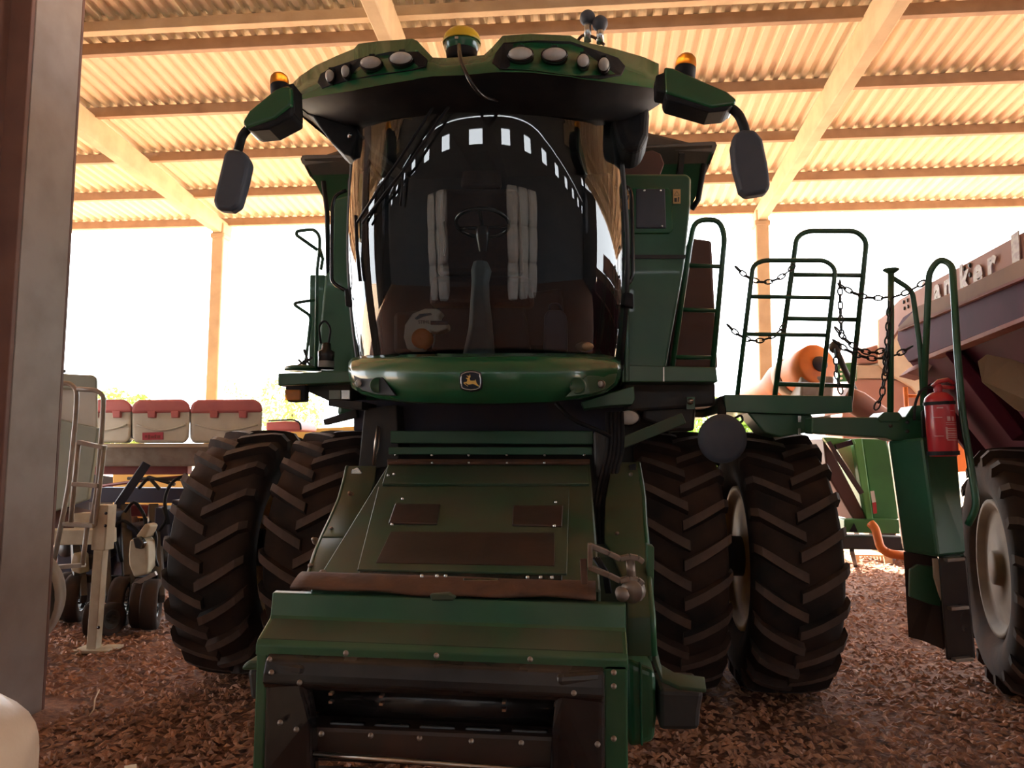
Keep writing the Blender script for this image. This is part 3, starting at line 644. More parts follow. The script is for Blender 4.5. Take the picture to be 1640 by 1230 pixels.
for (x, y) in ((432, 1056), (435, 1077), (480, 1093), (449, 1157), (475, 1168), (554, 1046), (699, 1050), (849, 1056), (983, 1077), (983, 1099), (919, 1110), (983, 1183), (957, 1192), (515, 1175), (594, 1178), (672, 1182), (755, 1187), (835, 1190)):
    m = MB(); m.lathe([(0.0, -0.014), (0.009, -0.011), (0.012, 0.0)], P(x, y, 3.135 if 1040 < y < 1170 else 3.13), (0, 1, 0), 10); m.build('bolt', 'old_steel', cb)
# header feet left and right
m = MB(); m.grid([[P(x, y, Y) for x, y, Y in ((1047, 1030, 3.6), (1055, 1065, 3.55), (1080, 1080, 3.5), (1128, 1087, 3.5))], [P(x, y, Y) for x, y, Y in ((1047, 1055, 3.5), (1060, 1090, 3.45), (1088, 1102, 3.4), (1131, 1107, 3.4))]], True)
m.build('deflector', 'green_dusty', cb, solid=0.02, bevel=0.004)
m = MB(); m.px([(1056, 1105), (1128, 1108), (1122, 1140), (1120, 1170), (1056, 1170)], 3.5, 0.3); m.build('header_hitch', 'dark_steel', cb, bevel=0.02)
m = MB(); m.px([(388, 1066), (398, 1058), (424, 1058), (424, 1073), (386, 1074)], 3.55, 0.2); m.build('deflector', 'green_dusty', cb, bevel=0.012)
m = MB(); m.px([(395, 1074), (428, 1073), (432, 1125), (400, 1120)], 3.6, 0.2); m.build('header_hitch', 'dark_steel', cb, bevel=0.02)
# ================================================================== cab
GX, GH, GY0, GD, AMAX = -0.66, 0.945, 4.42, 0.62, radians(80)
def tiltY(z): return -0.185*(z-3.05) + 0.03*((z-3.05)/0.8)**2      # the glass leans forward at the top
def glassY(X, z, Y0=GY0, D=GD):
    u = max(-1, min(1, (X-GX)/GH)); a = asin(u*sin(AMAX)); return Y0 + D*(1-cos(a))**1.15 + tiltY(z)
def PG(x, y, off=0.0, Y0=GY0, D=GD):
    Y = Y0+0.1
    for _ in range(12):
        p = P(x, y, Y); Y = glassY(p.x, p.z, Y0, D) - off
    return P(x, y, Y)
zb_, zt_ = P(775, 572, GY0).z, P(775, 178, GY0+0.1).z
NA, NZ = 48, 18
rows = []
for j in range(NZ+1):
    v = j/NZ; z = zb_+(zt_-zb_)*v; row = []
    wide = GH*(0.955 + 0.045*sin(pi*min(1, v*1.15)))
    for i in range(NA+1):
        a = -AMAX + 2*AMAX*i/NA; X = GX + wide*sin(a)/sin(AMAX)
        row.append((X, GY0+GD*(1-cos(a))**1.15+tiltY(z), z + 0.05*(1-cos(a))*v))
    rows.append(row)
m = MB(); m.grid(rows, True); ws = m.build('windshield', 'windshield_glass', cb)
edge = [Vector(r[0]) for r in rows]; edge2 = [Vector(r[-1]) for r in rows]
# black ceramic border along the lower and upper edge
m = MB(); m.tube([Vector(p) for p in rows[0]], 0.028, 8); m.build('windshield_seal', 'black_plastic', ws)
m = MB(); m.tube([Vector(p) for p in rows[-1]], 0.03, 8); m.build('windshield_seal', 'black_plastic', ws)
# corner posts, rear wall, floor, ceiling
xL, xR = edge[0].x, edge2[0].x
YC = rows[0][0][1]
m = MB(); m.tube([p+Vector((0.01, 0.03, 0)) for p in edge], 0.035, 8); m.build('cab_post', 'black_plastic', cb)
m = MB(); m.tube([p+Vector((-0.01, 0.03, 0)) for p in edge2], 0.035, 8); m.build('cab_post', 'black_plastic', cb)
m = MB(); m.box((xL-0.02, 5.62, zb_-0.1), (xR+0.02, 5.72, zt_+0.1)); m.build('cab_rear_wall', 'cab_dark', cb, bevel=0.02)
fp = [(X, Y+0.03, zb_-0.02) for X, Y, z in rows[0]] + [(xR, 5.66, zb_-0.02), (xL, 5.66, zb_-0.02)]
m = MB(); m.prism(fp, (0, 0, -0.06)); m.build('cab_floor', 'cab_dark', cb)
# doors: glass in a frame on each side
for X in (xL-0.005, xR+0.005):
    m = MB(); m.box((X-0.004, YC+0.05, zb_+0.05), (X+0.004, 5.60, zt_-0.05)); dg = m.build('door_glass', 'side_glass', cb)
    m = MB(); m.tube(rounded([(X, YC+0.06, zb_+0.04), (X, YC+0.06, zt_-0.04), (X, 5.6, zt_-0.04), (X, 5.6, zb_+0.04), (X, YC+0.06, zb_+0.04)], 0.08), 0.022, 8); m.build('door_frame', 'black_plastic', dg)
# grab bars with clamps beside the windscreen
def grab(pts, Y, r=0.013):
    m = MB(); m.tube(rounded([P(x, y, Y) for x, y in pts], 0.05), r, 8); return m.build('grab_bar', 'black_gloss', cb)
gl_ = grab([(555, 305), (537, 312), (532, 330), (531, 450), (540, 458), (555, 466)], 5.0)
m = MB(); m.px([(551, 462), (564, 462), (563, 492), (553, 490)], 4.97, 0.06); m.build('clamp', 'black_plastic', gl_, bevel=0.008)
m = MB(); m.px([(556, 285), (566, 285), (566, 312), (557, 312)], 4.97, 0.06); m.build('clamp', 'black_plastic', gl_, bevel=0.008)
gr_ = grab([(992, 296), (1008, 300), (1012, 315), (1014, 440), (1008, 455), (990, 461)], 5.0)
m = MB(); m.px([(984, 462), (1014, 470), (1015, 493), (986, 488)], 4.97, 0.06); m.build('clamp', 'black_plastic', gr_, bevel=0.008)
m = MB(); m.px([(985, 268), (998, 262), (998, 292), (984, 296)], 4.97, 0.06); m.build('clamp', 'black_plastic', gr_, bevel=0.008)
m = MB(); m.px([(995, 300), (1002, 300), (1002, 600), (994, 600)], 5.12, 0.05); m.build('door_edge', 'old_steel', cb, bevel=0.006)
m = MB(); m.px([(1000, 500), (1007, 505), (1008, 612), (1000, 612)], 5.08, 0.1); m.build('corner_post', 'green', cb, bevel=0.01)
for (x, y) in ((1001, 387),):
    m = MB(); m.lathe([(0.0, -0.01), (0.014, -0.008), (0.018, 0.004)], P(x, y, 5.1), (0, 1, 0), 10); m.build('door_knob', 'black_gloss', cb)
# ---------------- roof: outline of the fascia in the photograph, turned into a deep curved hood
ST = [(466, 136, 160, 181), (480, 122, 157, 181), (505, 105, 152, 184), (540, 89, 146, 190), (567, 78, 142, 192), (574, 70, 140, 192), (605, 66, 134, 190), (660, 62, 125, 187), (668, 65, 123, 186), (693, 92, 119, 184),
      (715, 93, 118, 183), (745, 91, 117, 182), (775, 88, 114, 182), (788, 76, 113, 182), (805, 57, 112, 183), (850, 54, 113, 184), (914, 57, 120, 187), (930, 66, 123, 188), (985, 78, 130, 190), (1030, 91, 136, 184), (1055, 102, 140, 168)]
def roofY(x):
    u = (x-760)/295.0; return 4.02 + 0.42*abs(u)**2.6
loops = []
def nar(v, k): return Vector((GX+(v.x-GX)*k, v.y, v.z))
for (x, yt, yb, yu) in ST:
    Yr = roofY(x); a = P(x, yt, Yr+0.06); b = P(x, yb, Yr); u = P(x, yu, Yr+0.30)
    k = 1-0.3*abs((x-760)/295.0)
    loops.append([b, a, a+Vector((0, 0.5, 0.06*k)), nar(a+Vector((0, 1.3, 0.0)), 0.86), nar(Vector((a.x, 5.9, a.z-0.16)), 0.74), nar(Vector((a.x, 5.9, zt_-0.02)), 0.74), nar(Vector((u.x, 4.75, max(u.z, zt_-0.02))), 0.93), u, b.lerp(u, 0.45)+Vector((0, -0.02, -0.01))])
# the green hood and the black underside are separate shells
m = MB(); m.grid([[l[0]-Vector((0, 0, 0.012)), l[0], l[1], l[2], l[3], l[4]] for l in loops], True)
for L in (loops[0], loops[-1]):
    o_ = len(m.v); m.v += [tuple(v) for v in L[:5]]; m.f.append(tuple(range(o_, o_+5))); m.sm.append(False)
rf = m.build('cab_roof', 'green_clean', cb)
m = MB(); m.grid([[l[0], l[8], l[7], l[6], l[5], l[4]] for l in loops], True); m.build('roof_underside', 'black_plastic', rf)
for L in (loops[0], loops[-1]):
    m = MB(); m.add([L[0], L[8], L[7], L[6], L[5], L[4]], [(0, 1, 2, 3, 4, 5)]); m.build('roof_underside', 'black_plastic', rf, solid=0.01)
# side ends of the hood
def proud(name, pts, mt, off, th, parent, bev=0.004):
    q = []
    for (x, y) in pts:
        Yr = roofY(x)
        # interpolate between lower and upper fascia edge
        for s_, t_ in zip(ST, ST[1:]):
            if s_[0] <= x <= t_[0]:
                f = (x-s_[0])/(t_[0]-s_[0]); yt = s_[1]+(t_[1]-s_[1])*f; yb = s_[2]+(t_[2]-s_[2])*f; break
        k = max(0, min(1, (yb-y)/(yb-yt))); q.append(P(x, y, Yr+0.06*k-off))
    m = MB(); m.prism(q, (0, th, 0)); return m.build(name, mt, parent, bevel=bev)
lpL = proud('recess_shade_panel', [(508, 132), (513, 118), (530, 108), (575, 93), (625, 82), (670, 82), (684, 94), (682, 106), (660, 112), (600, 120), (540, 133), (515, 141)], 'black_plastic', 0.012, 0.02, rf)  # raised black panels, their colour standing in for shade inside the recesses
lpR = proud('recess_shade_panel', [(788, 100), (793, 85), (806, 68), (860, 64), (915, 66), (950, 78), (990, 92), (1002, 106), (995, 120), (960, 125), (930, 123), (850, 112), (800, 110)], 'black_plastic', 0.012, 0.02, rf)
def lamp(x, y, rx, ry, rnd):
    Yq = roofY(x)-0.0; c = P(x, y, Yq); s = Yq/FPX
    m = MB(); m.lathe([(0.0, 0.05), (1.02, 0.05), (1.08, 0.0), (1.06, -0.02), (1.0, -0.02), (0.98, 0.0), (0.0, 0.0)], (0, 0, 0), (0, 1, 0), 28)
    m.v = [(c.x+v[0]*rx*s, c.y+v[1]-0.02, c.z+v[2]*ry*s) for v in m.v]; h = m.build('roof_lamp', 'black_gloss', cb)
    m = MB(); m.ball((c.x, c.y-0.03, c.z), (rx*s*0.98, 0.035, ry*s*0.98), 20, 10); m.build('lens', 'clear_lens', h)
    m = MB(); m.ball((c.x, c.y-0.005, c.z), (rx*s*0.93, 0.02, ry*s*0.93), 16, 8); m.build('reflector', 'reflector_white', h)
    m = MB(); m.box((c.x-0.018, c.y-0.01, c.z+ry*s), (c.x+0.018, c.y+0.03, c.z+ry*s+0.03)); m.build('lamp_clip', 'black_plastic', h, bevel=0.004)
for (x, y, rx, ry) in ((531, 126, 8, 11), (556, 119, 7.5, 11), (596, 105, 19, 11), (644, 98, 20, 11), (834, 91, 21, 11.5), (888, 92, 21, 11.5), (934, 102, 10, 11.5), (967, 108, 9.5, 12)):
    lamp(x, y, rx, ry, rx < 12)
# black pods hanging at both rear corners of the roof
m = MB(); m.px([(478, 176), (560, 184), (574, 212), (562, 250), (549, 246), (530, 228), (512, 204), (500, 186)], 4.62, 0.3); m.build('roof_pod', 'black_plastic', cb, bevel=0.05, segs=4)
m = MB(); m.px([(975, 170), (1038, 158), (1041, 180), (1039, 215), (1028, 240), (1000, 243), (990, 225)], 4.62, 0.35); m.build('roof_pod', 'black_plastic', cb, bevel=0.06, segs=4)
m = MB(); m.lathe([(0.0, -0.05), (0.012, -0.05), (0.012, 0.0)], P(559, 220, 4.6), (-0.5, 1, 0), 8); m.build('washer_nozzle', 'silver', cb)
# satellite receiver: yellow dome on a green body
gc = P(737, 88, 4.25); s_ = 4.25/FPX
rc = MB(); rc.loft([[Vector((gc.x+dx*r*s_+ox, gc.y+dy*r*s_*0.9+0.05, gc.z+z*s_)) for dx, dy in [(cos(a), sin(a)) for a in [2*pi*i/24 for i in range(24)]]] for r, z, ox in ((20, 0, 0), (27, 12, 0), (31, 22, 0), (32.5, 30, 0))], True)
rv = rc.build('satellite_receiver', 'green_clean', cb)
m = MB(); m.loft([[Vector((gc.x+cos(a)*r*s_, gc.y+sin(a)*r*s_*0.9+0.05, gc.z+z*s_)) for a in [2*pi*i/24 for i in range(24)]] for r, z in ((33, 27), (33, 31), (30, 41), (24, 48), (15, 52), (5, 53.5))], True); m.build('dome', 'yellow', rv)
m = MB(); m.loft([[Vector((gc.x+cos(a)*r*s_, gc.y+sin(a)*r*s_*0.9+0.05, gc.z+z*s_)) for a in [2*pi*i/24 for i in range(24)]] for r, z in ((25, -4), (26, 4), (27.5, 14), (10, 15))], True); m.build('receiver_base', 'black_plastic', rv)
m = MB(); m.px([(728, 58), (734, 58), (734, 62), (728, 62)], 4.25-31*s_*0.9+0.05-0.008, 0.01); m.build('receiver_badge', 'silver', rv)
m = MB(); m.tube(rounded([P(735, 72, 4.12), P(737, 95, 4.02), P(748, 122, 3.96), P(765, 148, 4.0), P(780, 158, 4.1), P(800, 162, 4.25), P(803, 150, 4.3)], 0.08), 0.012, 8); m.build('receiver_cable', 'black_gloss', cb)
m = MB(); m.tube([P(800, 178, 4.35), P(803, 167, 4.33)], 0.014, 8); m.build('cable_plug', 'old_steel', cb)
# two ball topped camera stalks on the roof
for (x, y, y2) in ((941, 30, 66), (961, 39, 69)):
    m = MB(); m.tube([P(x, y2, 4.75), P(x, y, 4.75)], 0.025, 10); k_ = m.build('ball_stalk', 'silver', cb)
    c = P(x, y-1, 4.75); m = MB(); m.ball(c, 0.052, 16, 10); m.build('ball', 'grey_plastic', k_)
m = MB(); m.tube(rounded([P(925, 66, 4.75), P(932, 56, 4.75), P(950, 58, 4.75), P(968, 72, 4.75)], 0.05), 0.01, 6); m.build('stalk_cable', 'rust', cb)
# wipers
for pts in ([(714, 144), (690, 178), (640, 255), (605, 305), (572, 356)], [(738, 144), (705, 190), (655, 262), (620, 305), (580, 358)]):
    m = MB(); m.tube([PG(x, y, 0.05) for x, y in pts], 0.009, 6); m.build('wiper_arm', 'black_plastic', cb)
m = MB(); m.tube([PG(x, y, 0.03) for x, y in ((646, 272), (644, 300), (641, 330))], 0.007, 6); m.build('wiper_arm', 'black_plastic', cb)
m = MB(); m.tube([PG(x, y, 0.02) for x, y in ((570, 345), (572, 400), (577, 450))], 0.012, 6); m.build('wiper_blade', 'black_plastic', cb)
# ---------------- green nose band under the windscreen
def bandY(x):
    u = (x-775)/216.0; return 4.34 + 0.50*abs(u)**2.4
BT = [(560, 588, 590, 600), (566, 581, 597, 618), (580, 578, 600, 628), (610, 577, 601, 636), (650, 576, 602, 641), (700, 575, 602, 643), (755, 575, 602, 644), (820, 574, 602, 643), (880, 574, 601, 641), (930, 575, 599, 635), (965, 576, 597, 627), (985, 579, 594, 615), (992, 584, 590, 602)]
rows = []
for (x, a, b, c) in BT:
    Yb = bandY(x); rows.append([P(x, a-6, Yb+0.10), P(x, a, Yb+0.015), P(x, (a+b)/2, Yb-0.02), P(x, b, Yb-0.03), P(x, (b+c)/2, Yb-0.005), P(x, c, Yb+0.04), P(x, c+2, Yb+0.12)])
m = MB(); m.grid(rows, True); nb = m.build('nose_band', 'green_clean', cb, solid=0.02)
for pts in ([(566, 600), (612, 603), (634, 634), (605, 632), (580, 625), (569, 616)], [(988, 598), (940, 602), (905, 636), (945, 631), (970, 624), (985, 612)]):
    m = MB(); m.prism([P(x, y, bandY(x)-0.042) for x, y in pts], (0, 0.03, 0)); m.build('lamp_pocket', 'black_plastic' if pts[0][0] < 700 else 'green', nb, bevel=0.004)
for (x, y, r, mt) in ((575, 614, 6.5, 'silver'), (605, 617, 13, 'green'), (962, 615, 6.5, 'old_steel'), (925, 618, 13, 'green')):
    Yq = bandY(x)-0.05; c = P(x, y, Yq); r *= Yq/FPX
    m = MB(); m.lathe([(0.0, 0.0), (r*0.8, 0.0), (r*0.92, -0.012), (r, -0.006), (r*1.02, 0.03)], c, (0.25*(x-775)/200, 1, 0), 24); h = m.build('nose_lamp', mt, nb)
    if r < 0.04:
        m = MB(); m.ball(c, (r*0.8, 0.02, r*0.8), 14, 8); m.build('lens', 'clear_lens', h)
# badge: rounded shield, silver outline, leaping deer in yellow
Yb = 4.295
def bpx(u, v): return (720+u*70/1435.0, 580+v*60/1230.0)
out = [(400, 400), (560, 330), (700, 315), (850, 330), (985, 380), (1015, 560), (1020, 680), (995, 830), (880, 890), (700, 915), (520, 885), (410, 840), (378, 680), (375, 540)]
cx_, cy_ = 700, 615
m = MB(); m.px([bpx(cx_+(u-cx_)*1.18, cy_+(v-cy_)*1.18) for u, v in out], Yb, 0.05); bd = m.build('badge', 'badge_black', nb, bevel=0.004)
m = MB(); m.tube([P(*bpx(u, v), Yb-0.003) for u, v in out], 0.0032, 5, closed=True); m.build('badge_outline', 'silver', bd)
deer = [(455, 690), (480, 655), (560, 650), (580, 600), (585, 570), (530, 520), (600, 515), (625, 490), (560, 450), (545, 435), (640, 450), (655, 440), (665, 395), (685, 480), (655, 520), (660, 570), (680, 605), (740, 610), (830, 605), (850, 570), (865, 620), (885, 690), (930, 740), (985, 800), (950, 800), (870, 760), (800, 720), (740, 715), (640, 735), (590, 730), (540, 690), (505, 690), (540, 740), (610, 785), (590, 790), (510, 735)]
m = MB(); m.px([bpx(u, v) for u, v in deer], Yb-0.004, 0.004); m.build('leaping_deer', 'badge_yellow', bd)
# ---------------- mirror arms, beacons, mirrors
def mirror_arm(cover, block, bc, tube_, mirror, Y, sgn):
    m = MB(); m.px(cover, Y, 0.2); a = m.build('mirror_arm', 'green_clean', cb, bevel=0.02, segs=3)
    m = MB(); m.px(block[0], Y+0.03, 0.14); m.build('arm_hinge', 'black_plastic', a, bevel=0.01)
    m = MB(); m.px(block[1], Y+0.01, 0.18); m.build('arm_underside', 'black_plastic', a, bevel=0.015)
    (bx_, by_, br) = bc; c = P(bx_, by_, Y+0.1); s = br*(Y+0.1)/FPX
    m = MB(); m.lathe([(0.0, -1.5*s), (s*0.98, -1.5*s), (s*0.98, -0.2*s), (s*0.95, 0), (0, 0)], c, (0.12*sgn, 0, 1), 20); b = m.build('beacon', 'black_plastic', a)
    m = MB(); m.lathe([(s*0.96, -0.1*s), (s*0.97, 0.35*s), (s*0.86, 0.85*s), (s*0.6, 1.15*s), (s*0.25, 1.3*s), (0, 1.33*s)], c, (0.12*sgn, 0, 1), 20); m.build('beacon_dome', 'amber_lens', b)
    m = MB(); m.tube(rounded([P(x, y, Y+0.08) for x, y in tube_], 0.08), 0.026, 10); m.build('mirror_stem', 'black_plastic', a)
    m = MB(); m.px(mirror, Y+0.03, 0.09); m.build('mirror', 'grey_plastic', a, bevel=0.04, segs=4)
mirror_arm([(387, 194), (398, 176), (440, 142), (452, 137), (465, 136), (467, 168), (440, 190), (392, 206)],
           ([(455, 136), (470, 132), (472, 182), (458, 186)], [(392, 204), (440, 188), (467, 168), (468, 186), (430, 206), (400, 209)]), (448, 136, 16.5), [(400, 204), (388, 216), (381, 242)],
           [(363, 237), (388, 240), (399, 258), (392, 290), (381, 330), (368, 337), (345, 335), (339, 322), (350, 275), (357, 246)], 4.0, -1)
mirror_arm([(1064, 106), (1078, 108), (1165, 146), (1180, 158), (1178, 166), (1140, 172), (1066, 148)],
           ([(1050, 120), (1066, 114), (1068, 150), (1051, 146)], [(1064, 146), (1140, 168), (1177, 166), (1165, 176), (1135, 179), (1068, 160)]), (1098, 108, 17.5), [(1166, 170), (1183, 182), (1192, 204), (1194, 216)],
           [(1176, 214), (1190, 206), (1210, 207), (1222, 222), (1230, 260), (1235, 298), (1228, 308), (1196, 313), (1186, 304), (1175, 262), (1172, 232)], 4.0, 1)
# ---------------- cab interior
def lerpP(a, b, t): return a.lerp(b, t)
m = MB()
sec = []
for (x0, x1, y, Y) in ((739, 792, 575, 4.8), (746, 790, 545, 4.84), (750, 788, 525, 4.87), (751, 787, 512, 4.88), (753, 783, 480, 4.92), (755, 782, 450, 4.95), (754, 786, 432, 4.97), (758, 780, 418, 4.98)):
    a, b = P(x0, y, Y), P(x1, y, Y); d = 0.06
    sec.append([a, a+Vector((0.03, -0.03, 0)), b+Vector((-0.03, -0.03, 0)), b, b+Vector((0, d, 0)), a+Vector((0, d, 0))])
m.loft(sec, False); m.build('steering_column', 'cab_grey', cb, bevel=0.01)
c = P(773, 358, 5.02); m = MB()
ex = Vector((1, 0, 0)); gy = Vector((0, 0.97, -0.25)).normalized()
m.tube([c+(ex*cos(t)+gy*sin(t))*0.185 for t in [2*pi*i/36 for i in range(36)]], 0.014, 8, closed=True)
for t in (0.3, pi-0.3, -pi/2): m.tube([c+Vector((0, 0, -0.03)), c+(ex*cos(t)+gy*sin(t))*0.185], 0.012, 6)
m.lathe([(0.0, 0.03), (0.05, 0.02), (0.05, -0.04), (0.03, -0.15)], c+Vector((0, 0, -0.04)), (0, -0.25, 0.97), 14)
m.build('steering_wheel', 'black_gloss', cb)
m = MB(); m.px([(690, 440), (850, 440), (855, 490), (685, 490)], 5.12, 0.42); sea = m.build('driver_seat', 'seat_fabric', cb, bevel=0.05, segs=3)
m = MB(); m.px([(705, 300), (830, 300), (838, 440), (698, 440)], 5.45, 0.12); m.build('backrest', 'seat_fabric', sea, bevel=0.05, segs=3)
m = MB(); m.px([(740, 258), (800, 258), (803, 300), (737, 300)], 5.47, 0.08); m.build('headrest', 'seat_fabric', sea, bevel=0.03, segs=3)
m = MB(); m.px([(700, 490), (840, 490), (850, 560), (690, 560)], 5.2, 0.3); m.build('seat_base', 'cab_dark', sea, bevel=0.02)
m = MB(); m.px([(630, 500), (690, 495), (690, 565), (630, 565)], 5.3, 0.3); m.build('side_console', 'cab_dark', cb, bevel=0.03)
m = MB(); m.px([(830, 470), (900, 460), (905, 560), (840, 560)], 5.25, 0.3); m.build('armrest_console', 'cab_dark', cb, bevel=0.03)
m = MB(); m.tube(rounded([P(712, 355, 4.95), P(712, 372, 4.95), P(714, 390, 4.95), P(710, 410, 4.95)], 0.03), 0.008, 6); m.build('control_lever', 'black_gloss', cb)
# leaf blower standing on the cab floor
bl = thing('leaf_blower', 'cream and orange leaf blower lying behind the lower windscreen', 'leaf blower', P(682, 562, 4.72))
m = MB()
outer = [(652, 560), (646, 540), (648, 520), (660, 502), (680, 494), (700, 494), (708, 500), (702, 506), (703, 512), (716, 516), (717, 526), (700, 532), (690, 530), (680, 545), (678, 560)]
m.px(outer, 4.70, 0.12); b = m.build('blower_housing', 'blower_white', bl, bevel=0.012)
m = MB(); m.px([(664, 510), (672, 503), (690, 501), (692, 504), (678, 507), (667, 512)], 4.694, 0.01); m.build('handle_gap', 'badge_black', b)
c = P(675, 542, 4.70); m = MB(); m.lathe([(0.0, -0.01), (0.04, -0.015), (0.066, 0.0), (0.07, 0.05)], c, (0, 1, 0), 24); m.build('fan_cover', 'orange', b)
m = MB(); m.tube([P(690, 517, 4.69), P(717, 517, 4.69)], 0.013, 10); m.build('nozzle', 'grey_plastic', b)
text('maker_lettering', 'STIHL', 'print_dark', 0.03, P(679, 516, 4.693), (1, 0, 0), (0, 0, 1), bl)
# dark jug and a yellow cloth on the cab floor
jg = thing('jerrycan', 'dark blue plastic can on the cab floor beside the pedals', 'jerrycan', P(890, 562, 4.8))
m = MB(); m.px([(871, 505), (878, 496), (900, 496), (908, 506), (909, 562), (870, 562)], 4.76, 0.14); j_ = m.build('can_body', 'blue_dark', jg, bevel=0.015)
m = MB(); m.tube(rounded([P(880, 498, 4.82), P(880, 488, 4.82), P(895, 486, 4.82), P(900, 498, 4.82)], 0.03), 0.01, 6); m.build('handle', 'blue_dark', j_)
c = P(936, 560, 4.72); m = MB(); m.ball(c+Vector((0, 0.03, 0.025)), (0.06, 0.045, 0.03), 14, 8); tag(m.build('cleaning_sponge', 'tan_panel'), 'dull tan sponge in the corner behind the windscreen', 'sponge')
# ================================================================== access platform and folding ladder on the right
def rail(name, pts, Y, r=0.017, rad=0.09, mt='green', seg=8, parent=cb):
    m = MB(); m.tube(rounded([P(p[0], p[1], p[2] if len(p) > 2 else Y) for p in pts], rad), r, seg); return m.build(name, mt, parent)
m = MB(); m.px([(1160, 632), (1364, 634), (1366, 660), (1300, 664), (1162, 660)], 5.05, 0.75); pf = m.build('ladder_platform', 'green', cb, bevel=0.006)
m = MB(); m.px([(1196, 660), (1300, 664), (1310, 690), (1250, 700), (1224, 693)], 5.1, 0.3); m.build('platform_bracket', 'green', pf, bevel=0.01)
for (x, y) in ((1281, 672), (1281, 692)):
    m = MB(); m.px([(x-3, y-6), (x+2, y-6), (x+2, y+4), (x-3, y+4)], 5.04, 0.03); m.build('hinge_pin', 'silver', pf)
r1 = rail('hand_rail', [(1180, 640), (1206, 425), (1222, 417), (1322, 417), (1338, 430), (1312, 658)], 5.15, 0.016)
for (x0, y0, x1, y1) in ((1203, 475, 1332, 477), (1191, 535, 1322, 537)): rail('rung', [(x0, y0), (x1, y1)], 5.15, 0.014, parent=r1)
r2 = rail('hand_rail', [(1238, 655), (1276, 380), (1292, 370), (1372, 370), (1388, 386), (1360, 658)], 5.75, 0.02)
for (x0, y0, x1, y1) in ((1269, 440, 1381, 441), (1258, 510, 1372, 512), (1243, 615, 1362, 618)): rail('rung', [(x0, y0), (x1, y1)], 5.75, 0.017, parent=r2)
r3 = rail('hand_rail', [(1076, 592), (1106, 385), (1113, 352), (1152, 352), (1161, 378), (1140, 604)], 5.45, 0.02, 0.13)
for (x0, y0, x1, y1) in ((1104, 425, 1156, 427), (1094, 496, 1149, 498), (1082, 572, 1142, 573)): rail('rung', [(x0, y0), (x1, y1)], 5.45, 0.016, parent=r3)
# left rails
r4 = rail('hand_rail', [(508, 400), (474, 376), (476, 370), (503, 367), (512, 378), (512, 400), (508, 430), (506, 592)], 5.3, 0.013, 0.05)
r5 = rail('hand_rail', [(505, 480), (468, 486), (498, 506), (492, 560), (488, 590)], 5.35, 0.012, 0.04)
m = MB(); m.tube([P(512, 398, 5.3), P(517, 415, 5.3), P(514, 432, 5.3)], 0.013, 8); m.build('rail_loop', 'green', r4)
# things fixed on the left platform: fuel filter drum and hose
c = P(522, 592, 5.35); s = 5.35/FPX
m = MB(); m.lathe([(0.0, 0.0), (13*s, 0.0), (13*s, 20*s), (13.6*s, 22*s), (13.6*s, 30*s), (8*s, 33*s), (7*s, 44*s), (0, 46*s)], c, (0, 0, 1), 20); dr = m.build('filter_canister', 'black_gloss', cb)
m = MB(); m.lathe([(13.3*s, 3*s), (13.3*s, 14*s)], c, (0, 0, 1), 20); m.build('canister_label', 'ladder_grey', dr)
m = MB(); m.tube(rounded([P(514, 550, 5.35), P(510, 522, 5.35), P(520, 512, 5.35), P(530, 525, 5.35), P(526, 552, 5.35)], 0.04), 0.008, 6); m.build('canister_hose', 'black_plastic', dr)
m = MB(); m.lathe([(0, 0), (30*s, 0), (30*s, 5*s), (22*s, 8*s), (0, 8*s)], P(485, 594, 5.35), (0, 0, 1), 24); m.build('round_cover', 'green', cb)
for pts in ([(487, 560), (492, 575), (485, 592)], [(475, 588), (490, 576), (500, 590)], [(478, 576), (486, 584), (500, 572)]):
    m = MB(); m.tube([P(x, y, 5.33) for x, y in pts], 0.01, 6); m.build('platform_hose', 'dark_steel', cb)
m = MB(); m.px([(496, 440), (520, 440), (520, 600), (494, 600)], 5.9, 0.06); m.build('rear_panel', 'green', cb, bevel=0.01)
# swing arm and ladder box
YL = 4.75
m = MB(); m.px([(1300, 668), (1480, 668), (1480, 705), (1432, 706), (1420, 702), (1300, 694)], YL, 0.16); ar = m.build('ladder_arm', 'green', cb, bevel=0.01)
m = MB(); m.px([(1405, 670), (1416, 660), (1440, 660), (1446, 668), (1440, 676), (1410, 676)], YL-0.01, 0.18); m.build('arm_clamp', 'green', ar, bevel=0.006)
m = MB(); m.px([(1450, 668), (1462, 650), (1482, 648), (1482, 676)], YL-0.01, 0.18); m.build('arm_clamp', 'green', ar, bevel=0.006)
for (x, y) in ((1426, 682), (1453, 676), (1453, 691)):
    m = MB(); m.lathe([(0, -0.012), (0.01, -0.01), (0.012, 0)], P(x, y, YL), (0, 1, 0), 8); m.build('bolt', 'dark_steel', ar)
# ladder box: two faces meeting at a corner
tl_, tc_, tr_ = P(1422, 706, 4.85), P(1478, 700, 4.6), P(1530, 700, 4.8)
bl_, bc_, br_ = P(1447, 884, 4.85), P(1503, 893, 4.6), P(1546, 888, 4.8)
m = MB(); back = Vector((0.12, 0.32, 0))
m.loft([[tl_, tc_, tr_, tr_+back, tl_+back], [bl_, bc_, br_, br_+back, bl_+back]]); lb = m.build('ladder_box', 'green', cb, bevel=0.02, segs=2)
m = MB(); m.prism([tc_+Vector((0, 0, 0.16)), tr_+Vector((0, 0, 0.16)), tr_, tc_], back*0.8); m.build('box_head', 'dark_steel', lb, bevel=0.01)
m = MB(); m.prism([P(1447, 884, 4.86), P(1455, 1020, 4.86), P(1478, 1026, 4.86), P(1515, 1042, 4.8), P(1512, 892, 4.8)], (0.02, 0.03, 0)); m.build('mud_flap', 'rubber', lb)
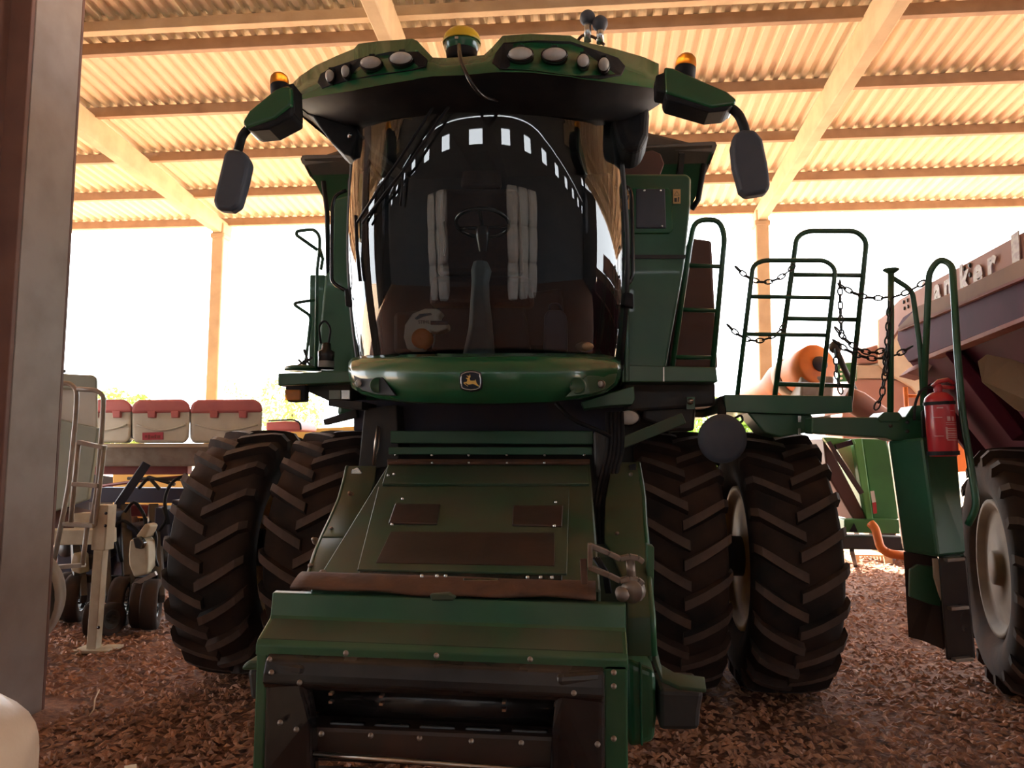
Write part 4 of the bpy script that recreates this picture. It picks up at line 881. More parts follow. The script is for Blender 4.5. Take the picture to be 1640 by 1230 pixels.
m = MB(); m.px([(1458, 912), (1470, 904), (1498, 908), (1508, 920), (1510, 972), (1490, 968), (1457, 956)], 4.79, 0.03); m.build('step_panel', 'green', lb, bevel=0.006)
m = MB(); m.px([(1495, 895), (1503, 895), (1510, 965), (1505, 952), (1497, 925)], 4.66, 0.02); m.build('step_strip', 'beige', lb)
a0, a1 = P(1503, 893, 4.6), P(1548, 891, 4.62); c0_, c1_ = P(1516, 1058, 4.6), P(1563, 1056, 4.62)
m = MB(); m.loft([[a0, a1, a1+back, a0+back], [c0_, c1_, c1_+back, c0_+back]]); st_ = m.build('step_well', 'black_gloss', lb, bevel=0.01)
for t in (0.02, 0.49, 0.985):
    p, q = a0.lerp(c0_, t), a1.lerp(c1_, t); m = MB(); m.bar(p+Vector((0.03, -0.01, 0)), q+Vector((-0.03, -0.01, 0)), 0.05, 0.02); m.build('step', 'old_steel', st_, bevel=0.004)
# hand rails of the ladder
r6 = rail('hand_rail', [(1426, 668), (1427, 434)], YL+0.05, 0.02)
m = MB(); m.lathe([(0.0, 0.012), (0.045, 0.01), (0.05, 0.0), (0.02, -0.02)], P(1427, 433, YL+0.05), (0, 0, 1), 14); m.build('rail_cap', 'green', r6)
rail('rail_brace', [(1428, 444), (1461, 465), (1474, 560), (1478, 640)], YL+0.05, 0.016, 0.05, parent=r6)
r7 = rail('hand_rail', [(1478, 665, 4.75), (1488, 435, 4.75), (1505, 414, 4.72), (1525, 424, 4.68), (1533, 560, 4.6), (1541, 660, 4.58), (1565, 812, 4.55), (1550, 840, 4.6)], YL, 0.02, 0.06)
# chains
def chain(pts, Y, n, link=0.021):
    path = [P(x, y, Y) for x, y in pts]; L = [0]
    for a, b in zip(path, path[1:]): L.append(L[-1]+(b-a).length)
    n = max(3, int(L[-1]/(link*2.1))); m = MB()
    for i in range(n):
        d = L[-1]*(i+0.5)/n; k = max(j for j in range(len(L)) if L[j] <= d); k = min(k, len(path)-2)
        t = (d-L[k])/(L[k+1]-L[k]); c = path[k].lerp(path[k+1], t); u = (path[k+1]-path[k]).normalized()
        v = u.cross(Vector((0, 1, 0))).normalized() if i % 2 else Vector((0, 1, 0)); v = (v-u*v.dot(u)).normalized()
        m.tube([c + u*(link*1.45*cos(a)) + v*(link*0.75*sin(a)) for a in [2*pi*q/10 for q in range(10)]], 0.0055, 5, closed=True)
    o = m.build('safety_chain', 'dark_steel', cb); return o
def sag(x0, y0, x1, y1, s, n=10): return [(x0+(x1-x0)*i/n, y0+(y1-y0)*i/n + s*4*(i/n)*(1-i/n)) for i in range(n+1)]
chain(sag(1178, 427, 1272, 425, 26), 5.3, 0); chain(sag(1165, 520, 1258, 520, 26), 5.3, 0); chain(sag(1343, 455, 1425, 475, 10), 5.0, 0)
chain(sag(1338, 525, 1425, 555, 22), 4.9, 0); chain(sag(1335, 545, 1460, 555, 24), 4.85, 0); chain(sag(1425, 482, 1418, 600, 2), YL+0.03, 0)
chain([(1420, 560), (1417, 600), (1412, 635), (1402, 655)], YL+0.04, 0); chain(sag(1430, 476, 1482, 450, 3), YL+0.02, 0); chain([(1338, 560), (1340, 600), (1347, 630)], 5.2, 0)
chain([(1345, 450), (1346, 500), (1348, 540)], 5.25, 0)
# fire extinguisher hung on the ladder
YF = 4.41; fx = thing('fire_extinguisher', 'red fire extinguisher strapped to the combine ladder, worn pale print', 'fire extinguisher', P(1511, 733, YF+0.1))
s = (YF+0.08)/FPX; c = P(1511, 731, YF+0.08); axv = Vector((-0.035, 0, 1)); R_ = 20.5*s
m = MB(); m.lathe([(0, 0), (R_*0.9, 0), (R_, 0.02), (R_, 85*s), (R_*0.93, 90*s), (R_*0.6, 96*s), (R_*0.35, 98*s), (0, 98*s)], c, axv, 32); bo = m.build('cylinder_body', 'red', fx)
for (h0, h1) in ((2, 8), (78, 83)):
    m = MB(); m.lathe([(R_, h0*s), (R_+0.006, h0*s), (R_+0.006, h1*s), (R_, h1*s)], c, axv, 32, False); m.build('strap', 'black_plastic', bo)
m = MB(); m.lathe([(R_+0.001, 22*s), (R_+0.0015, 60*s)], c, axv, 32)
hd = c + axv*(98*s)
m = MB(); m.lathe([(0.02, -0.01), (0.024, 0.03), (0.018, 0.045), (0, 0.045)], hd, axv, 14); m.build('valve', 'red', fx)
m = MB(); m.tube([hd+Vector((-0.03, 0, 0.03)), hd+Vector((0.0, -0.01, 0.06)), hd+Vector((0.05, -0.01, 0.07)), hd+Vector((0.085, 0, 0.05))], 0.013, 8); m.tube([hd+Vector((0, 0, 0.03)), hd+Vector((0.085, 0, 0.025))], 0.012, 8); m.build('lever_handle', 'red', fx)
m = MB(); m.tube(rounded([hd+Vector((-0.02, 0, 0.03)), hd+Vector((-0.09, 0, 0.02)), hd+Vector((-0.13, 0, -0.06)), hd+Vector((-0.13, 0.02, -0.16))], 0.06), 0.008, 8); m.build('hose', 'black_plastic', fx)
# printed label: worn pale text lines following the cylinder
m = MB()
def lblk(a0, a1, h0, h1):
    n = 5; rows = []
    for h in (h0, h1): rows.append([c + axv*(h*s) + Vector((sin(a0+(a1-a0)*i/n), -cos(a0+(a1-a0)*i/n), 0))*(R_+0.002) for i in range(n+1)])
    m.grid(rows, False)
for h in (24, 28, 31, 34, 38, 41): lblk(-0.1, 0.8, h, h+1.4)
lblk(-0.15, -0.02, 26, 44); lblk(0.0, 0.25, 53, 60); lblk(0.35, 0.6, 53, 60); lblk(-0.9, -0.3, 30, 31); lblk(-0.9, -0.3, 58, 59); lblk(-0.6, -0.2, 72, 74); lblk(0.3, 0.7, 68, 69); lblk(-0.1, 0.9, 47, 48); lblk(-0.1, 0.9, 50, 51)
m.build('label_print', 'print_pale', bo)['kind'] = 'stuff'
# ================================================================== maroon grain cart on the right
gc_ = thing('grain_cart', 'dark maroon grain cart with pale lettering and a big muddy tyre', 'grain cart', (3.6, 6.0, 0))
CN = Vector((0.99, -0.139, 0)).normalized(); CA = Vector((0.139, 0.99, 0)).normalized(); CO = Vector((2.53, 4.6, 0))
def PC(x, y, off=0.0):
    d = _F + _R*((x-820)/FPX) - _U*((y-615)/FPX); o_ = CO + CN*off
    t = (o_-Vector((CAM.x, CAM.y, 0))).dot(CN)/d.dot(CN); return CAM + d*t
def cplate(name, pts, mt, th, off=0.0, bev=0.006, parent=gc_):
    m = MB(); m.prism([PC(x, y, off) for x, y in pts], CN*th); return m.build(name, mt, parent, bevel=bev, segs=1)
bd_ = cplate('extension_board', [(1408, 512), (1440, 480), (1700, 338), (1700, 410), (1442, 522), (1408, 575)], 'board_hazed_pink', 0.03, 0.22)
for (x, y) in ((1448, 484), (1454, 481), (1449, 494), (1455, 491), (1545, 430), (1554, 425), (1546, 445), (1555, 440)):
    m = MB(); m.lathe([(0, -0.012), (0.018, -0.01), (0.02, 0)], PC(x, y, 0.215), CN, 8); m.build('bolt', 'dark_steel', bd_)
ty = (PC(1640, 340, 0.2)-PC(1430, 452, 0.2)).normalized()
for (ch, x, y) in (('T', 1484, 470), ('a', 1501, 466), ('n', 1518, 458), ('k', 1544, 447), ('e', 1566, 437), ('r', 1588, 424), ('1', 1627, 404)):
    text('lettering', ch, 'pale_letter', 0.30, PC(x, y, 0.205), -CA, (0, 0, 1), bd_, 0.003, sx=2.2 if ch == '1' else 1.25, bold=0.012)
cplate('lip', [(1470, 490), (1530, 466), (1700, 383), (1700, 420), (1500, 505), (1438, 531), (1440, 522)], 'lip_orange_lit', 0.10, 0.0)
cplate('side_band', [(1438, 521), (1446, 508), (1462, 497), (1500, 480), (1500, 495), (1440, 529)], 'maroon', 0.2, 0.02)
cplate('side_band', [(1438, 527), (1700, 418), (1700, 485), (1480, 570), (1455, 580), (1445, 566), (1437, 545)], 'maroon', 0.06, 0.03)
cplate('rail', [(1437, 526), (1700, 416), (1700, 421), (1438, 531)], 'maroon_light', 0.04, 0.0, 0.002)
cplate('rail', [(1480, 570), (1700, 482), (1700, 490), (1485, 575)], 'maroon_light', 0.1, 0.0, 0.002)
m = MB()
tA = [PC(1452, 575, 0.06), PC(1760, 465, 0.06)]; far = tA[0]; near = tA[1]
bot0 = P(1604, 770, 6.9); bot1 = bot0 + (near-far)*0.75
m.loft([[far, near, near+CN*2.4, far+CN*2.4], [bot0, bot1, bot1+CN*0.9, bot0+CN*0.9]]); m.build('hopper', 'maroon', gc_, bevel=0.02)
m = MB(); m.prism([P(1452, 598, 6.9), P(1470, 583, 6.9), P(1500, 575, 6.6), P(1480, 605, 6.7)], (0.05, 0.3, 0.0)); m.build('hopper_bracket', 'maroon_light', gc_, bevel=0.006)
m = MB(); m.bar(P(1480, 620, 6.75), P(1600, 768, 6.6), 0.12, 0.12); m.build('hopper_brace', 'maroon', gc_, bevel=0.01)
m = MB(); m.bar(P(1530, 560, 5.9), P(1640, 700, 5.5), 0.14, 0.1); m.build('hopper_brace', 'maroon', gc_, bevel=0.01)
m = MB(); m.prism([P(1565, 578, 4.95), P(1580, 567, 4.95), P(1620, 575, 4.9), P(1690, 600, 4.75), P(1690, 660, 4.75), P(1626, 656, 4.9), P(1572, 612, 4.95)], (0.03, 0.02, -0.01)); m.build('discharge_door', 'tan_panel', gc_, bevel=0.006)
ctm = tyre_mesh(0.9, 0.68, 20, 'cart_tyre', 'rubber'); crm = rim_mesh(0.9, 0.68, 'cart_wheel', 'rim_dull')
wl_ = put('wheel', crm, (3.32, 5.95, 0.89), gc_, rz=-0.24); sub('tyre', ctm, wl_)
wl_ = put('wheel', crm, (5.3, 5.5, 0.89), gc_, rz=-0.24); sub('tyre', ctm, wl_)
m = MB(); m.tube([(3.35, 5.95, 0.9), (5.3, 5.5, 0.9)], 0.09, 10); m.box((3.7, 5.6, 0.95), (4.9, 6.1, 1.55)); m.build('axle', 'dark_steel', gc_, bevel=0.02)

# ================================================================== machines beyond the ladder
pk = thing('harvester_trailer', 'pinkish red and beige farm trailer body seen behind the chains', 'trailer', P(1430, 860, 13.4))
pk.location.z = 0; WLOC[pk.name] = Vector(pk.location)
m = MB(); m.px([(1362, 607), (1420, 607), (1490, 615), (1500, 690), (1480, 790), (1370, 780), (1345, 680)], 13.0, 0.9); m.build('lower_body', 'pink_body', pk, bevel=0.03)
m = MB(); m.px([(1372, 561), (1424, 547), (1424, 581), (1372, 582)], 13.0, 0.8); m.build('upper_box', 'pink_body', pk, bevel=0.02)
m = MB(); m.px([(1372, 585), (1430, 585), (1432, 606), (1372, 606)], 12.98, 0.8); m.build('beige_band', 'beige', pk, bevel=0.02)
m = MB(); m.px([(1406, 512), (1430, 500), (1500, 560), (1520, 690), (1495, 660), (1460, 620), (1425, 600), (1408, 585)], 12.95, 0.9); m.build('hood', 'beige_pale', pk, bevel=0.02)
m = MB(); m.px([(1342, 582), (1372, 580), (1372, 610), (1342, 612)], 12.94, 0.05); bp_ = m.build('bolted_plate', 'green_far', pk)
for i in range(4):
    for x in (1347, 1368):
        m = MB(); m.lathe([(0, -0.02), (0.02, -0.018), (0.022, 0)], P(x, 585+i*7, 12.93), (0, 1, 0), 8); m.build('bolt', 'white_paint', bp_)
m = MB(); m.px([(1470, 690), (1530, 690), (1565, 720), (1580, 752), (1500, 760)], 12.95, 0.2); m.build('orange_chute', 'orange', pk, bevel=0.02)
for wx in (1400, 1500):
    c = P(wx, 860, 13.5); wh = put('wheel', rim_mesh(0.5, 0.4, 'trailer_wheel', 'beige'), (c.x, 13.5, 0.49), pk); sub('tyre', tyre_mesh(0.5, 0.4, 18, 'trailer_tyre', 'rubber', False), wh)
ld = thing('ladder_rail', 'thin orange ladder rail standing beside the beige trailer hood', 'ladder', P(1452, 700, 9.6))
m = MB(); m.tube([P(1450, 620, 9.6), P(1455, 700, 9.6)], 0.03, 8); m.build('stile', 'orange', ld)
m = MB(); m.tube([P(1452, 634, 9.6), P(1475, 634, 9.6)], 0.022, 8); m.build('rung', 'orange', ld)

gw = thing('green_seed_cart', 'green hopper wagon with an orange unloading auger seen under the ladder arm', 'hopper wagon', (3.9, 9.6, 0))
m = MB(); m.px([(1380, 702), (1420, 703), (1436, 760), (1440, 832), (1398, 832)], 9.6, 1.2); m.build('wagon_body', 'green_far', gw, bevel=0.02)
m = MB(); m.px([(1366, 703), (1381, 702), (1399, 832), (1388, 832)], 9.5, 0.12); m.build('corner_post', 'green_sunlit', gw, bevel=0.01)
m = MB(); m.px([(1318, 700), (1368, 703), (1372, 712), (1352, 715), (1335, 722)], 9.45, 0.1); m.build('top_rail', 'green_sunlit', gw, bevel=0.01)
m = MB(); m.px([(1340, 716), (1364, 712), (1386, 800), (1378, 780)], 9.7, 0.05); m.build('chute_panel', 'beige', gw, bevel=0.006)
m = MB(); m.px([(1318, 702), (1326, 708), (1390, 832), (1368, 834), (1330, 770), (1322, 740)], 9.55, 0.6); m.build('chute', 'brown_panel', gw, bevel=0.02)
m = MB(); m.bar(P(1326, 708, 9.4), P(1380, 790, 9.4), 0.05, 0.05); m.bar(P(1338, 716, 9.4), P(1364, 708, 9.4), 0.06, 0.06); m.build('chute_latch', 'black_gloss', gw)
m = MB(); m.px([(1352, 832), (1440, 832), (1442, 855), (1352, 853)], 9.4, 0.2); m.build('frame_beam', 'green_far', gw, bevel=0.01)
m = MB(); m.prism([P(1360, 852, 9.39), P(1368, 838, 9.39), P(1374, 852, 9.39)], (0, 0.01, 0)); m.build('frame_notch', 'badge_black', gw)
m = MB(); m.px([(1345, 857), (1450, 860), (1450, 882), (1345, 880)], 9.7, 0.2); m.build('axle_beam', 'dark_steel', gw, bevel=0.02)
m = MB(); m.bar(P(1364, 880, 9.7), PZ(1370, 905, 0.0), 0.05, 0.05); m.build('jack_leg', 'dark_steel', gw)
m = MB(); m.px([(1394, 787), (1400, 786), (1403, 804), (1397, 805)], 9.48, 0.01); m.build('reflector', 'white_paint', gw)
m = MB(); m.px([(1397, 805), (1403, 804), (1405, 822), (1399, 823)], 9.48, 0.01); m.build('reflector', 'red', gw)
m = MB(); m.tube(rounded([P(1394, 838, 9.3), P(1402, 846, 9.25), P(1410, 878, 9.2), P(1424, 887, 9.2), P(1450, 890, 9.2)], 0.12), 0.05, 10); m.build('drain_pipe', 'orange', gw)
for Yw in (10.1, 10.6):
    wh = put('wheel', rim_mesh(0.48, 0.3, 'wagon_wheel', 'beige'), (4.9, Yw, 0.47), gw); sub('tyre', tyre_mesh(0.48, 0.3, 18, 'wagon_tyre', 'rubber', False), wh)
ax_ = Vector((-0.30, 0.90, -0.20)).normalized(); c = P(1310, 583, 9.4); r = 33*9.4/FPX
m = MB(); m.lathe([(0, 0), (r*0.9, 0), (r, 0.02), (r, 0.42), (r*0.97, 0.42)], c, ax_, 32); e_ = m.build('end_drum', 'orange', gw)
m = MB(); m.lathe([(0, -0.04), (r*0.35, -0.03), (r*0.38, 0.0)], c+Vector((0.02, 0, 0)), ax_, 20); m.build('bearing_cap', 'dark_blue_steel', e_)
m = MB(); m.lathe([(r*0.98, 0.46), (r*0.98, 0.62)], c, ax_, 32); m.build('pale_collar', 'beige_pale', gw, solid=0.02)
m = MB(); m.lathe([(r*0.98, 0.62), (r*0.95, 0.8), (r*0.62, 1.1), (r*0.6, 1.9), (0, 1.9)], c, ax_, 28); m.build('auger_tube', 'orange', gw)
m = MB(); m.px([(1283, 600), (1337, 603), (1335, 632), (1330, 690), (1285, 690), (1282, 632)], 9.35, 0.5); m.build('discharge_spout', 'ladder_grey', gw, bevel=0.03)
m = MB(); m.tube([P(1338, 556, 9.3), P(1352, 590, 9.3), P(1376, 640, 9.3)], 0.035, 8); m.ball(P(1338, 556, 9.3), 0.08, 10, 6); m.build('support_strut', 'dark_steel', gw)

rt = thing('red_auger_tube', 'dusty red tube leaning behind the ladder platform', 'auger tube', P(1385, 690, 8.0))
m = MB(); m.tube([P(1350, 632, 8.0), P(1372, 645, 8.0), P(1440, 690, 8.0), PZ(1510, 960, 0.02)], [0.1, 0.13, 0.13, 0.1], 14); m.build('tube_body', 'pink_body', rt)
# wooden pallet in the sun behind the wagon
pa = thing('pallet', 'pale wooden pallet on the sunlit ground behind the green wagon', 'pallet', PZ(1410, 902, 0.0))
b0_ = PZ(1366, 902, 0.0)
for i in range(5):
    m = MB(); m.box((b0_.x, b0_.y+i*0.14, 0.11), (b0_.x+1.1, b0_.y+i*0.14+0.09, 0.135)); m.build('deck_board', 'wood', pa, bevel=0.003)
for i in range(3):
    m = MB(); m.box((b0_.x+i*0.5, b0_.y, 0.0), (b0_.x+i*0.5+0.1, b0_.y+0.65, 0.11)); m.build('stringer', 'wood', pa, bevel=0.003)

# ================================================================== planter with white hoppers on the left
pn = thing('seed_planter', 'planter with cream hoppers under red lids paled by painted glare', 'planter', (-4.6, 8.2, 0))
YP = 8.2
for i, (x0, x1) in enumerate(((118, 211), (211, 305), (305, 421))):
    m = MB(); m.px([(x0, 655), (x0+6, 652), (x1-6, 652), (x1, 658), (x1-2, 700), (x1-8, 709), (x0+6, 709), (x0+1, 700)], YP, 0.75, skew=-0.56); h = m.build('hopper', 'hopper_white', pn, bevel=0.04, segs=3)
    m = MB(); m.px([(x0-1, 662), (x0+2, 646), (x0+12, 640), (x1-12, 639), (x1-2, 646), (x1+1, 660)], YP-0.03, 0.81, skew=-0.56); l_ = m.build('hopper_lid', 'glare_red', h, bevel=0.03, segs=3)
    for f in (0.26, 0.66):
        xa = x0+(x1-x0)*f; m = MB(); m.px([(xa, 658), (xa+13, 658), (xa+12, 669), (xa+1, 669)], YP-0.04, 0.05); m.build('lid_latch', 'glare_red', l_, bevel=0.006)
    pts = [P(x0+8+(x1-x0-16)*k/10, 680+9*sin(pi*k/10), YP-0.005) for k in range(11)]
    m = MB(); m.tube(pts, 0.012, 6); m.build('moulded_rib', 'hopper_white', h)
    if i == 1:
        m = MB(); m.px([(228, 693), (261, 692), (261, 704), (228, 705)], YP-0.01, 0.012); b_ = m.build('maker_plate', 'pad_red', h)
        for (xa, xb, ya, yb) in ((232, 235, 697, 701), (237, 240, 696, 703), (241.5, 246, 698, 702), (247.5, 250, 696, 702), (251.5, 256, 697, 702)):
            m = MB(); m.px([(xa, ya), (xb, ya), (xb, yb), (xa, yb)], YP-0.014, 0.004); m.build('worn_letter', 'red_steel', b_)
m = MB(); m.px([(112, 710), (426, 710), (426, 716), (112, 717)], YP-0.05, 0.9, skew=-0.56); m.build('hopper_rail', 'beige', pn, bevel=0.006)
m = MB(); m.loft([[P(118, 715, YP), P(420, 715, YP), P(420, 715, YP)+Vector((-0.3, 0.6, 0)), P(118, 715, YP)+Vector((-0.3, 0.6, 0))], [P(124, 747, YP+0.1), P(412, 747, YP+0.1), P(412, 747, YP+0.5), P(124, 747, YP+0.5)]]); m.build('hopper_base', 'ladder_grey', pn, bevel=0.02)
m = MB(); m.px([(100, 743), (300, 745), (300, 760), (100, 760)], YP+0.25, 0.12); m.build('red_beam', 'red_steel', pn, bevel=0.01)
m = MB(); m.px([(100, 780), (300, 782), (300, 806), (100, 804)], YP+0.1, 0.16); m.build('tool_bar', 'dark_blue_steel', pn, bevel=0.01)
m = MB(); m.px([(180, 808), (300, 812), (300, 830), (180, 826)], YP-0.2, 0.14); m.build('tool_bar', 'red_steel', pn, bevel=0.01)
m = MB(); m.bar(P(235, 742, 8.0), P(175, 830, 7.8), 0.09, 0.09); m.build('strut', 'dark_blue_steel', pn, bevel=0.006)
m = MB(); m.tube([P(165, 778, 8.1), P(240, 768, 8.1), P(290, 764, 8.1)], 0.02, 6); m.build('hose', 'red_steel', pn)
for a, b in (((222, 782), (238, 764)), ((238, 764), (256, 784)), ((238, 764), (280, 776)), ((205, 766), (290, 768))):
    m = MB(); m.tube([P(*a, 8.05), P(*b, 8.05)], 0.02, 6); m.build('link_rod', 'dark_steel', pn)
for pts in ([(200, 820), (215, 800), (235, 830), (228, 870)], [(270, 840), (262, 800), (275, 770), (300, 760)], [(255, 850), (268, 832), (262, 812)], [(180, 850), (195, 830), (222, 850), (240, 890)]):
    m = MB(); m.tube(rounded([P(x, y, 7.6) for x, y in pts], 0.1), 0.018, 6); m.build('hose', 'black_plastic', pn)
for (x, dY) in ((120, 0.0), (160, 0.1), (200, 0.05), (245, 0.0)):
    m = MB(); m.bar(P(x, 815, 7.9), P(x+6, 930, 7.2), 0.10, 0.16); m.bar(P(x+10, 880, 7.5), P(x+14, 960, 7.0), 0.06, 0.1); m.build('row_unit_arm', 'dark_steel', pn, bevel=0.01)
gwm = tyre_mesh(0.25, 0.15, 12, 'gauge_tyre', 'rubber', False); gwr = rim_mesh(0.25, 0.15, 'gauge_wheel', 'black_gloss')
pwm = tyre_mesh(0.16, 0.07, 12, 'press_tyre', 'rubber', False); pwr = rim_mesh(0.16, 0.07, 'press_wheel', 'dark_steel')
for (x, y, Yw, big, rz) in ((122, 955, 7.2, 1, 0.3), (195, 950, 7.1, 1, 0.3), (228, 950, 7.05, 1, 0.35), (243, 948, 7.0, 1, 0.4), (145, 985, 6.75, 0, 0.35), (177, 985, 6.75, 0, -0.35), (110, 960, 7.3, 1, 0.2)):
    c = P(x, y, Yw); wh = put('gauge_wheel' if big else 'press_wheel', gwr if big else pwr, (c.x, Yw, 0.25 if big else 0.16), pn, rz=rz); sub('tyre', gwm if big else pwm, wh)
m = MB(); m.bar(P(213, 938, 6.95), P(250, 918, 6.95), 0.03, 0.04); m.build('row_unit_link', 'old_steel', pn)
for k, (x, ya, yb, Yq) in enumerate(((104, 800, 940, 7.7), (140, 830, 950, 7.5), (172, 815, 930, 7.6), (213, 838, 935, 7.6), (258, 812, 945, 7.6), (285, 800, 930, 7.7))):
    m = MB(); m.px([(x-11, ya), (x+11, ya+4), (x+14, yb-30), (x+6, yb), (x-8, yb-4), (x-14, yb-40)], Yq, 0.3); u_ = m.build('row_unit_body', 'dark_blue_steel', pn, bevel=0.02)
    m = MB(); m.lathe([(0, -0.03), (0.07, -0.03), (0.08, 0.0), (0.08, 0.05)], P(x, (ya+yb)/2+10, Yq-0.02), (0.3, 1, 0), 16); m.build('drive_sprocket', 'dark_steel', u_)
m = MB(); m.bar(P(90, 925, 7.3), P(262, 930, 7.3), 0.07, 0.07); m.build('cross_shaft', 'dark_steel', pn)
for pts in ([(150, 870), (165, 845), (185, 860), (195, 900)], [(240, 835), (252, 860), (246, 890), (258, 920)], [(120, 850), (135, 880), (128, 910)]):
    m = MB(); m.tube(rounded([P(x, y, 7.25) for x, y in pts], 0.08), 0.016, 6); m.build('hose', 'black_plastic', pn)
# cream seed meter boxes
for pts in ([(205, 890), (207, 865), (228, 860), (236, 870), (236, 920), (214, 925), (206, 905)], [(216, 860), (232, 838), (240, 842), (232, 862)], [(112, 905), (116, 885), (126, 888), (128, 920), (113, 915)]):
    m = MB(); m.px(pts, 7.1, 0.16); m.build('seed_meter', 'cream_steel', pn, bevel=0.02, segs=3)
m = MB(); m.px([(212, 862), (222, 860), (230, 870), (226, 880), (216, 878)], 7.05, 0.1); m.build('meter_clamp', 'black_gloss', pn, bevel=0.01)
# ================================================================== white tank implement with ladder at the far left
tk = thing('tank_implement', 'white tank implement with grey boarding ladder and cream jack leg', 'tank implement', (-4.8, 6.8, 0))
YT = 6.6
m = MB(); m.px([(40, 600), (150, 600), (157, 606), (157, 690), (150, 735), (140, 800), (40, 830)], YT+0.2, 1.0, skew=-0.72); t_ = m.build('tank', 'tank_white', tk, bevel=0.05, segs=3)
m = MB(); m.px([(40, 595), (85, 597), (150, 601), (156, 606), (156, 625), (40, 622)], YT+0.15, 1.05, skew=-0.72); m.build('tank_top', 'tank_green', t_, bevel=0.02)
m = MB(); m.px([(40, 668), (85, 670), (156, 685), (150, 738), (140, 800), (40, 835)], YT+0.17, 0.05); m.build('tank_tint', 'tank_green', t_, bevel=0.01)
for x in (90, 103):
    m = MB(); m.lathe([(0, 0.03), (0.012, 0.03), (0.012, 0)], P(x, 597, YT+0.3), (0, 0, 1), 8); m.build('tank_stud', 'dark_steel', t_)
lad = MB()
def lp(pts, r): lad.tube(rounded([P(x, y, 6.25) for x, y in pts], 0.09), r, 8)
lp([(70, 613), (113, 614), (123, 625), (122, 660), (110, 780), (86, 900)], 0.021); ldo = lad.build('boarding_ladder', 'ladder_grey', tk)
m = MB(); m.tube(rounded([P(x, y, 6.25) for x, y in ((124, 623), (155, 625), (166, 634), (164, 680), (156, 780), (146, 842))], 0.09), 0.021, 8); m.build('rail', 'ladder_grey', ldo)
m = MB(); m.tube(rounded([P(x, y, 6.2) for x, y in ((126, 708), (113, 838))], 0.09), 0.02, 8); m.tube([P(167, 715, 6.2), P(152, 842, 6.2)], 0.02, 8); m.tube([P(140, 842, 6.2), P(132, 905, 6.2)], 0.02, 8); m.build('rail', 'ladder_grey', ldo)
for (x0, y0, x1, y1) in ((127, 708, 168, 717), (118, 775, 160, 778), (104, 839, 152, 842), (90, 908, 134, 905)):
    m = MB(); m.bar(P(x0, y0, 6.2), P(x1, y1, 6.2), 0.07, 0.035); m.build('rung', 'ladder_grey', ldo, bevel=0.004)
m = MB(); m.px([(40, 850), (165, 848), (165, 872), (40, 874)], 6.4, 0.2); m.build('frame_beam', 'cream_steel', tk, bevel=0.008)
m = MB(); m.px([(118, 822), (160, 822), (160, 850), (118, 850)], 6.6, 0.15); m.build('frame_bracket', 'cream_steel', tk, bevel=0.006)
m = MB(); m.px([(60, 830), (90, 815), (130, 825), (120, 845), (95, 850), (62, 850)], 6.9, 0.3); m.build('hopper_cone', 'brown_panel', tk, bevel=0.02)
lg0, lg1 = P(170, 810, 6.25), PZ(150, 1040, 0.02)
m = MB(); m.bar(P(169, 808, 6.27), P(164, 880, 6.27), 0.13, 0.13, (0, 1, 0)); m.build('jack_sleeve', 'cream_steel', tk, bevel=0.008)
jt = Vector((P(162, 880, 6.24).x, 6.24, P(162, 880, 6.24).z)); jb = PZ(150, 1040, 0.015)
m = MB(); m.bar(jt, jb, 0.085, 0.085, (0, 1, 0)); jl = m.build('jack_leg', 'cream_steel', tk, bevel=0.006)
m = MB(); m.obox(jb+Vector((0.02, 0.02, 0.0)), (0.16, 0.02, 0), (0, 0.11, 0), (0, 0, 0.012)); m.build('foot_plate', 'cream_steel', jl, bevel=0.004)
for (x, y) in ((170, 822), (169, 842), (158, 1005)):
    m = MB(); m.lathe([(0, -0.01), (0.012, -0.008), (0.014, 0)], P(x, y, 6.19), (0, 1, 0), 8); m.build('bolt_hole', 'badge_black', tk)
c = P(38, 975, 5.75); cz = 0.53
wt = put('wheel', rim_mesh(0.52, 0.26, 'implement_wheel', 'cab_dark'), (c.x-0.25, 5.75, 0.515), tk, rz=radians(112)); sub('tyre', tyre_mesh(0.52, 0.26, 18, 'implement_tyre', 'rubber_grey', False), wt)
m = MB(); m.lathe([(0.0, -0.145), (0.30, -0.145), (0.455, -0.135), (0.46, -0.1), (0.46, 0.1), (0.455, 0.135), (0.0, 0.145)], (0, 0, 0), (1, 0, 0), 40)
o_ = m.build('wheel_disc', 'cab_dark'); o_.parent = wt
# yellow machine and red mudguard far behind the left dual wheels
yl = thing('yellow_machine', 'yellow machine body glimpsed behind the planter frame and dual wheels', 'machine', (-4.0, 12.0, 0))
m = MB(); m.px([(180, 758), (300, 758), (300, 830), (180, 830)], 12.0, 0.8); m.build('body_panel', 'yellow_far', yl, bevel=0.02)
m = MB(); m.px([(430, 690), (580, 682), (580, 800), (430, 800)], 12.0, 0.8); m.build('body_panel', 'yellow_far', yl, bevel=0.02)
m = MB(); m.px([(140, 758), (640, 830), (640, 870), (140, 870)], 12.2, 0.5); m.build('chassis', 'dark_steel', yl)
for wx in (230, 520):
    c = P(wx, 800, 12.4); wh = put('wheel', rim_mesh(0.5, 0.3, 'machine_wheel', 'yellow_far'), (c.x, 12.4, 0.49), yl); sub('tyre', tyre_mesh(0.5, 0.3, 18, 'machine_tyre', 'rubber', False), wh)
mg = thing('red_mudguard', 'rounded red machine hood showing just above the left dual wheel', 'hood', P(455, 690, 9.5))
m = MB(); m.px([(425, 676), (455, 674), (476, 675), (482, 682), (482, 690), (425, 690)], 9.5, 0.6); m.build('hood_shell', 'glare_red', mg, bevel=0.03, segs=3)
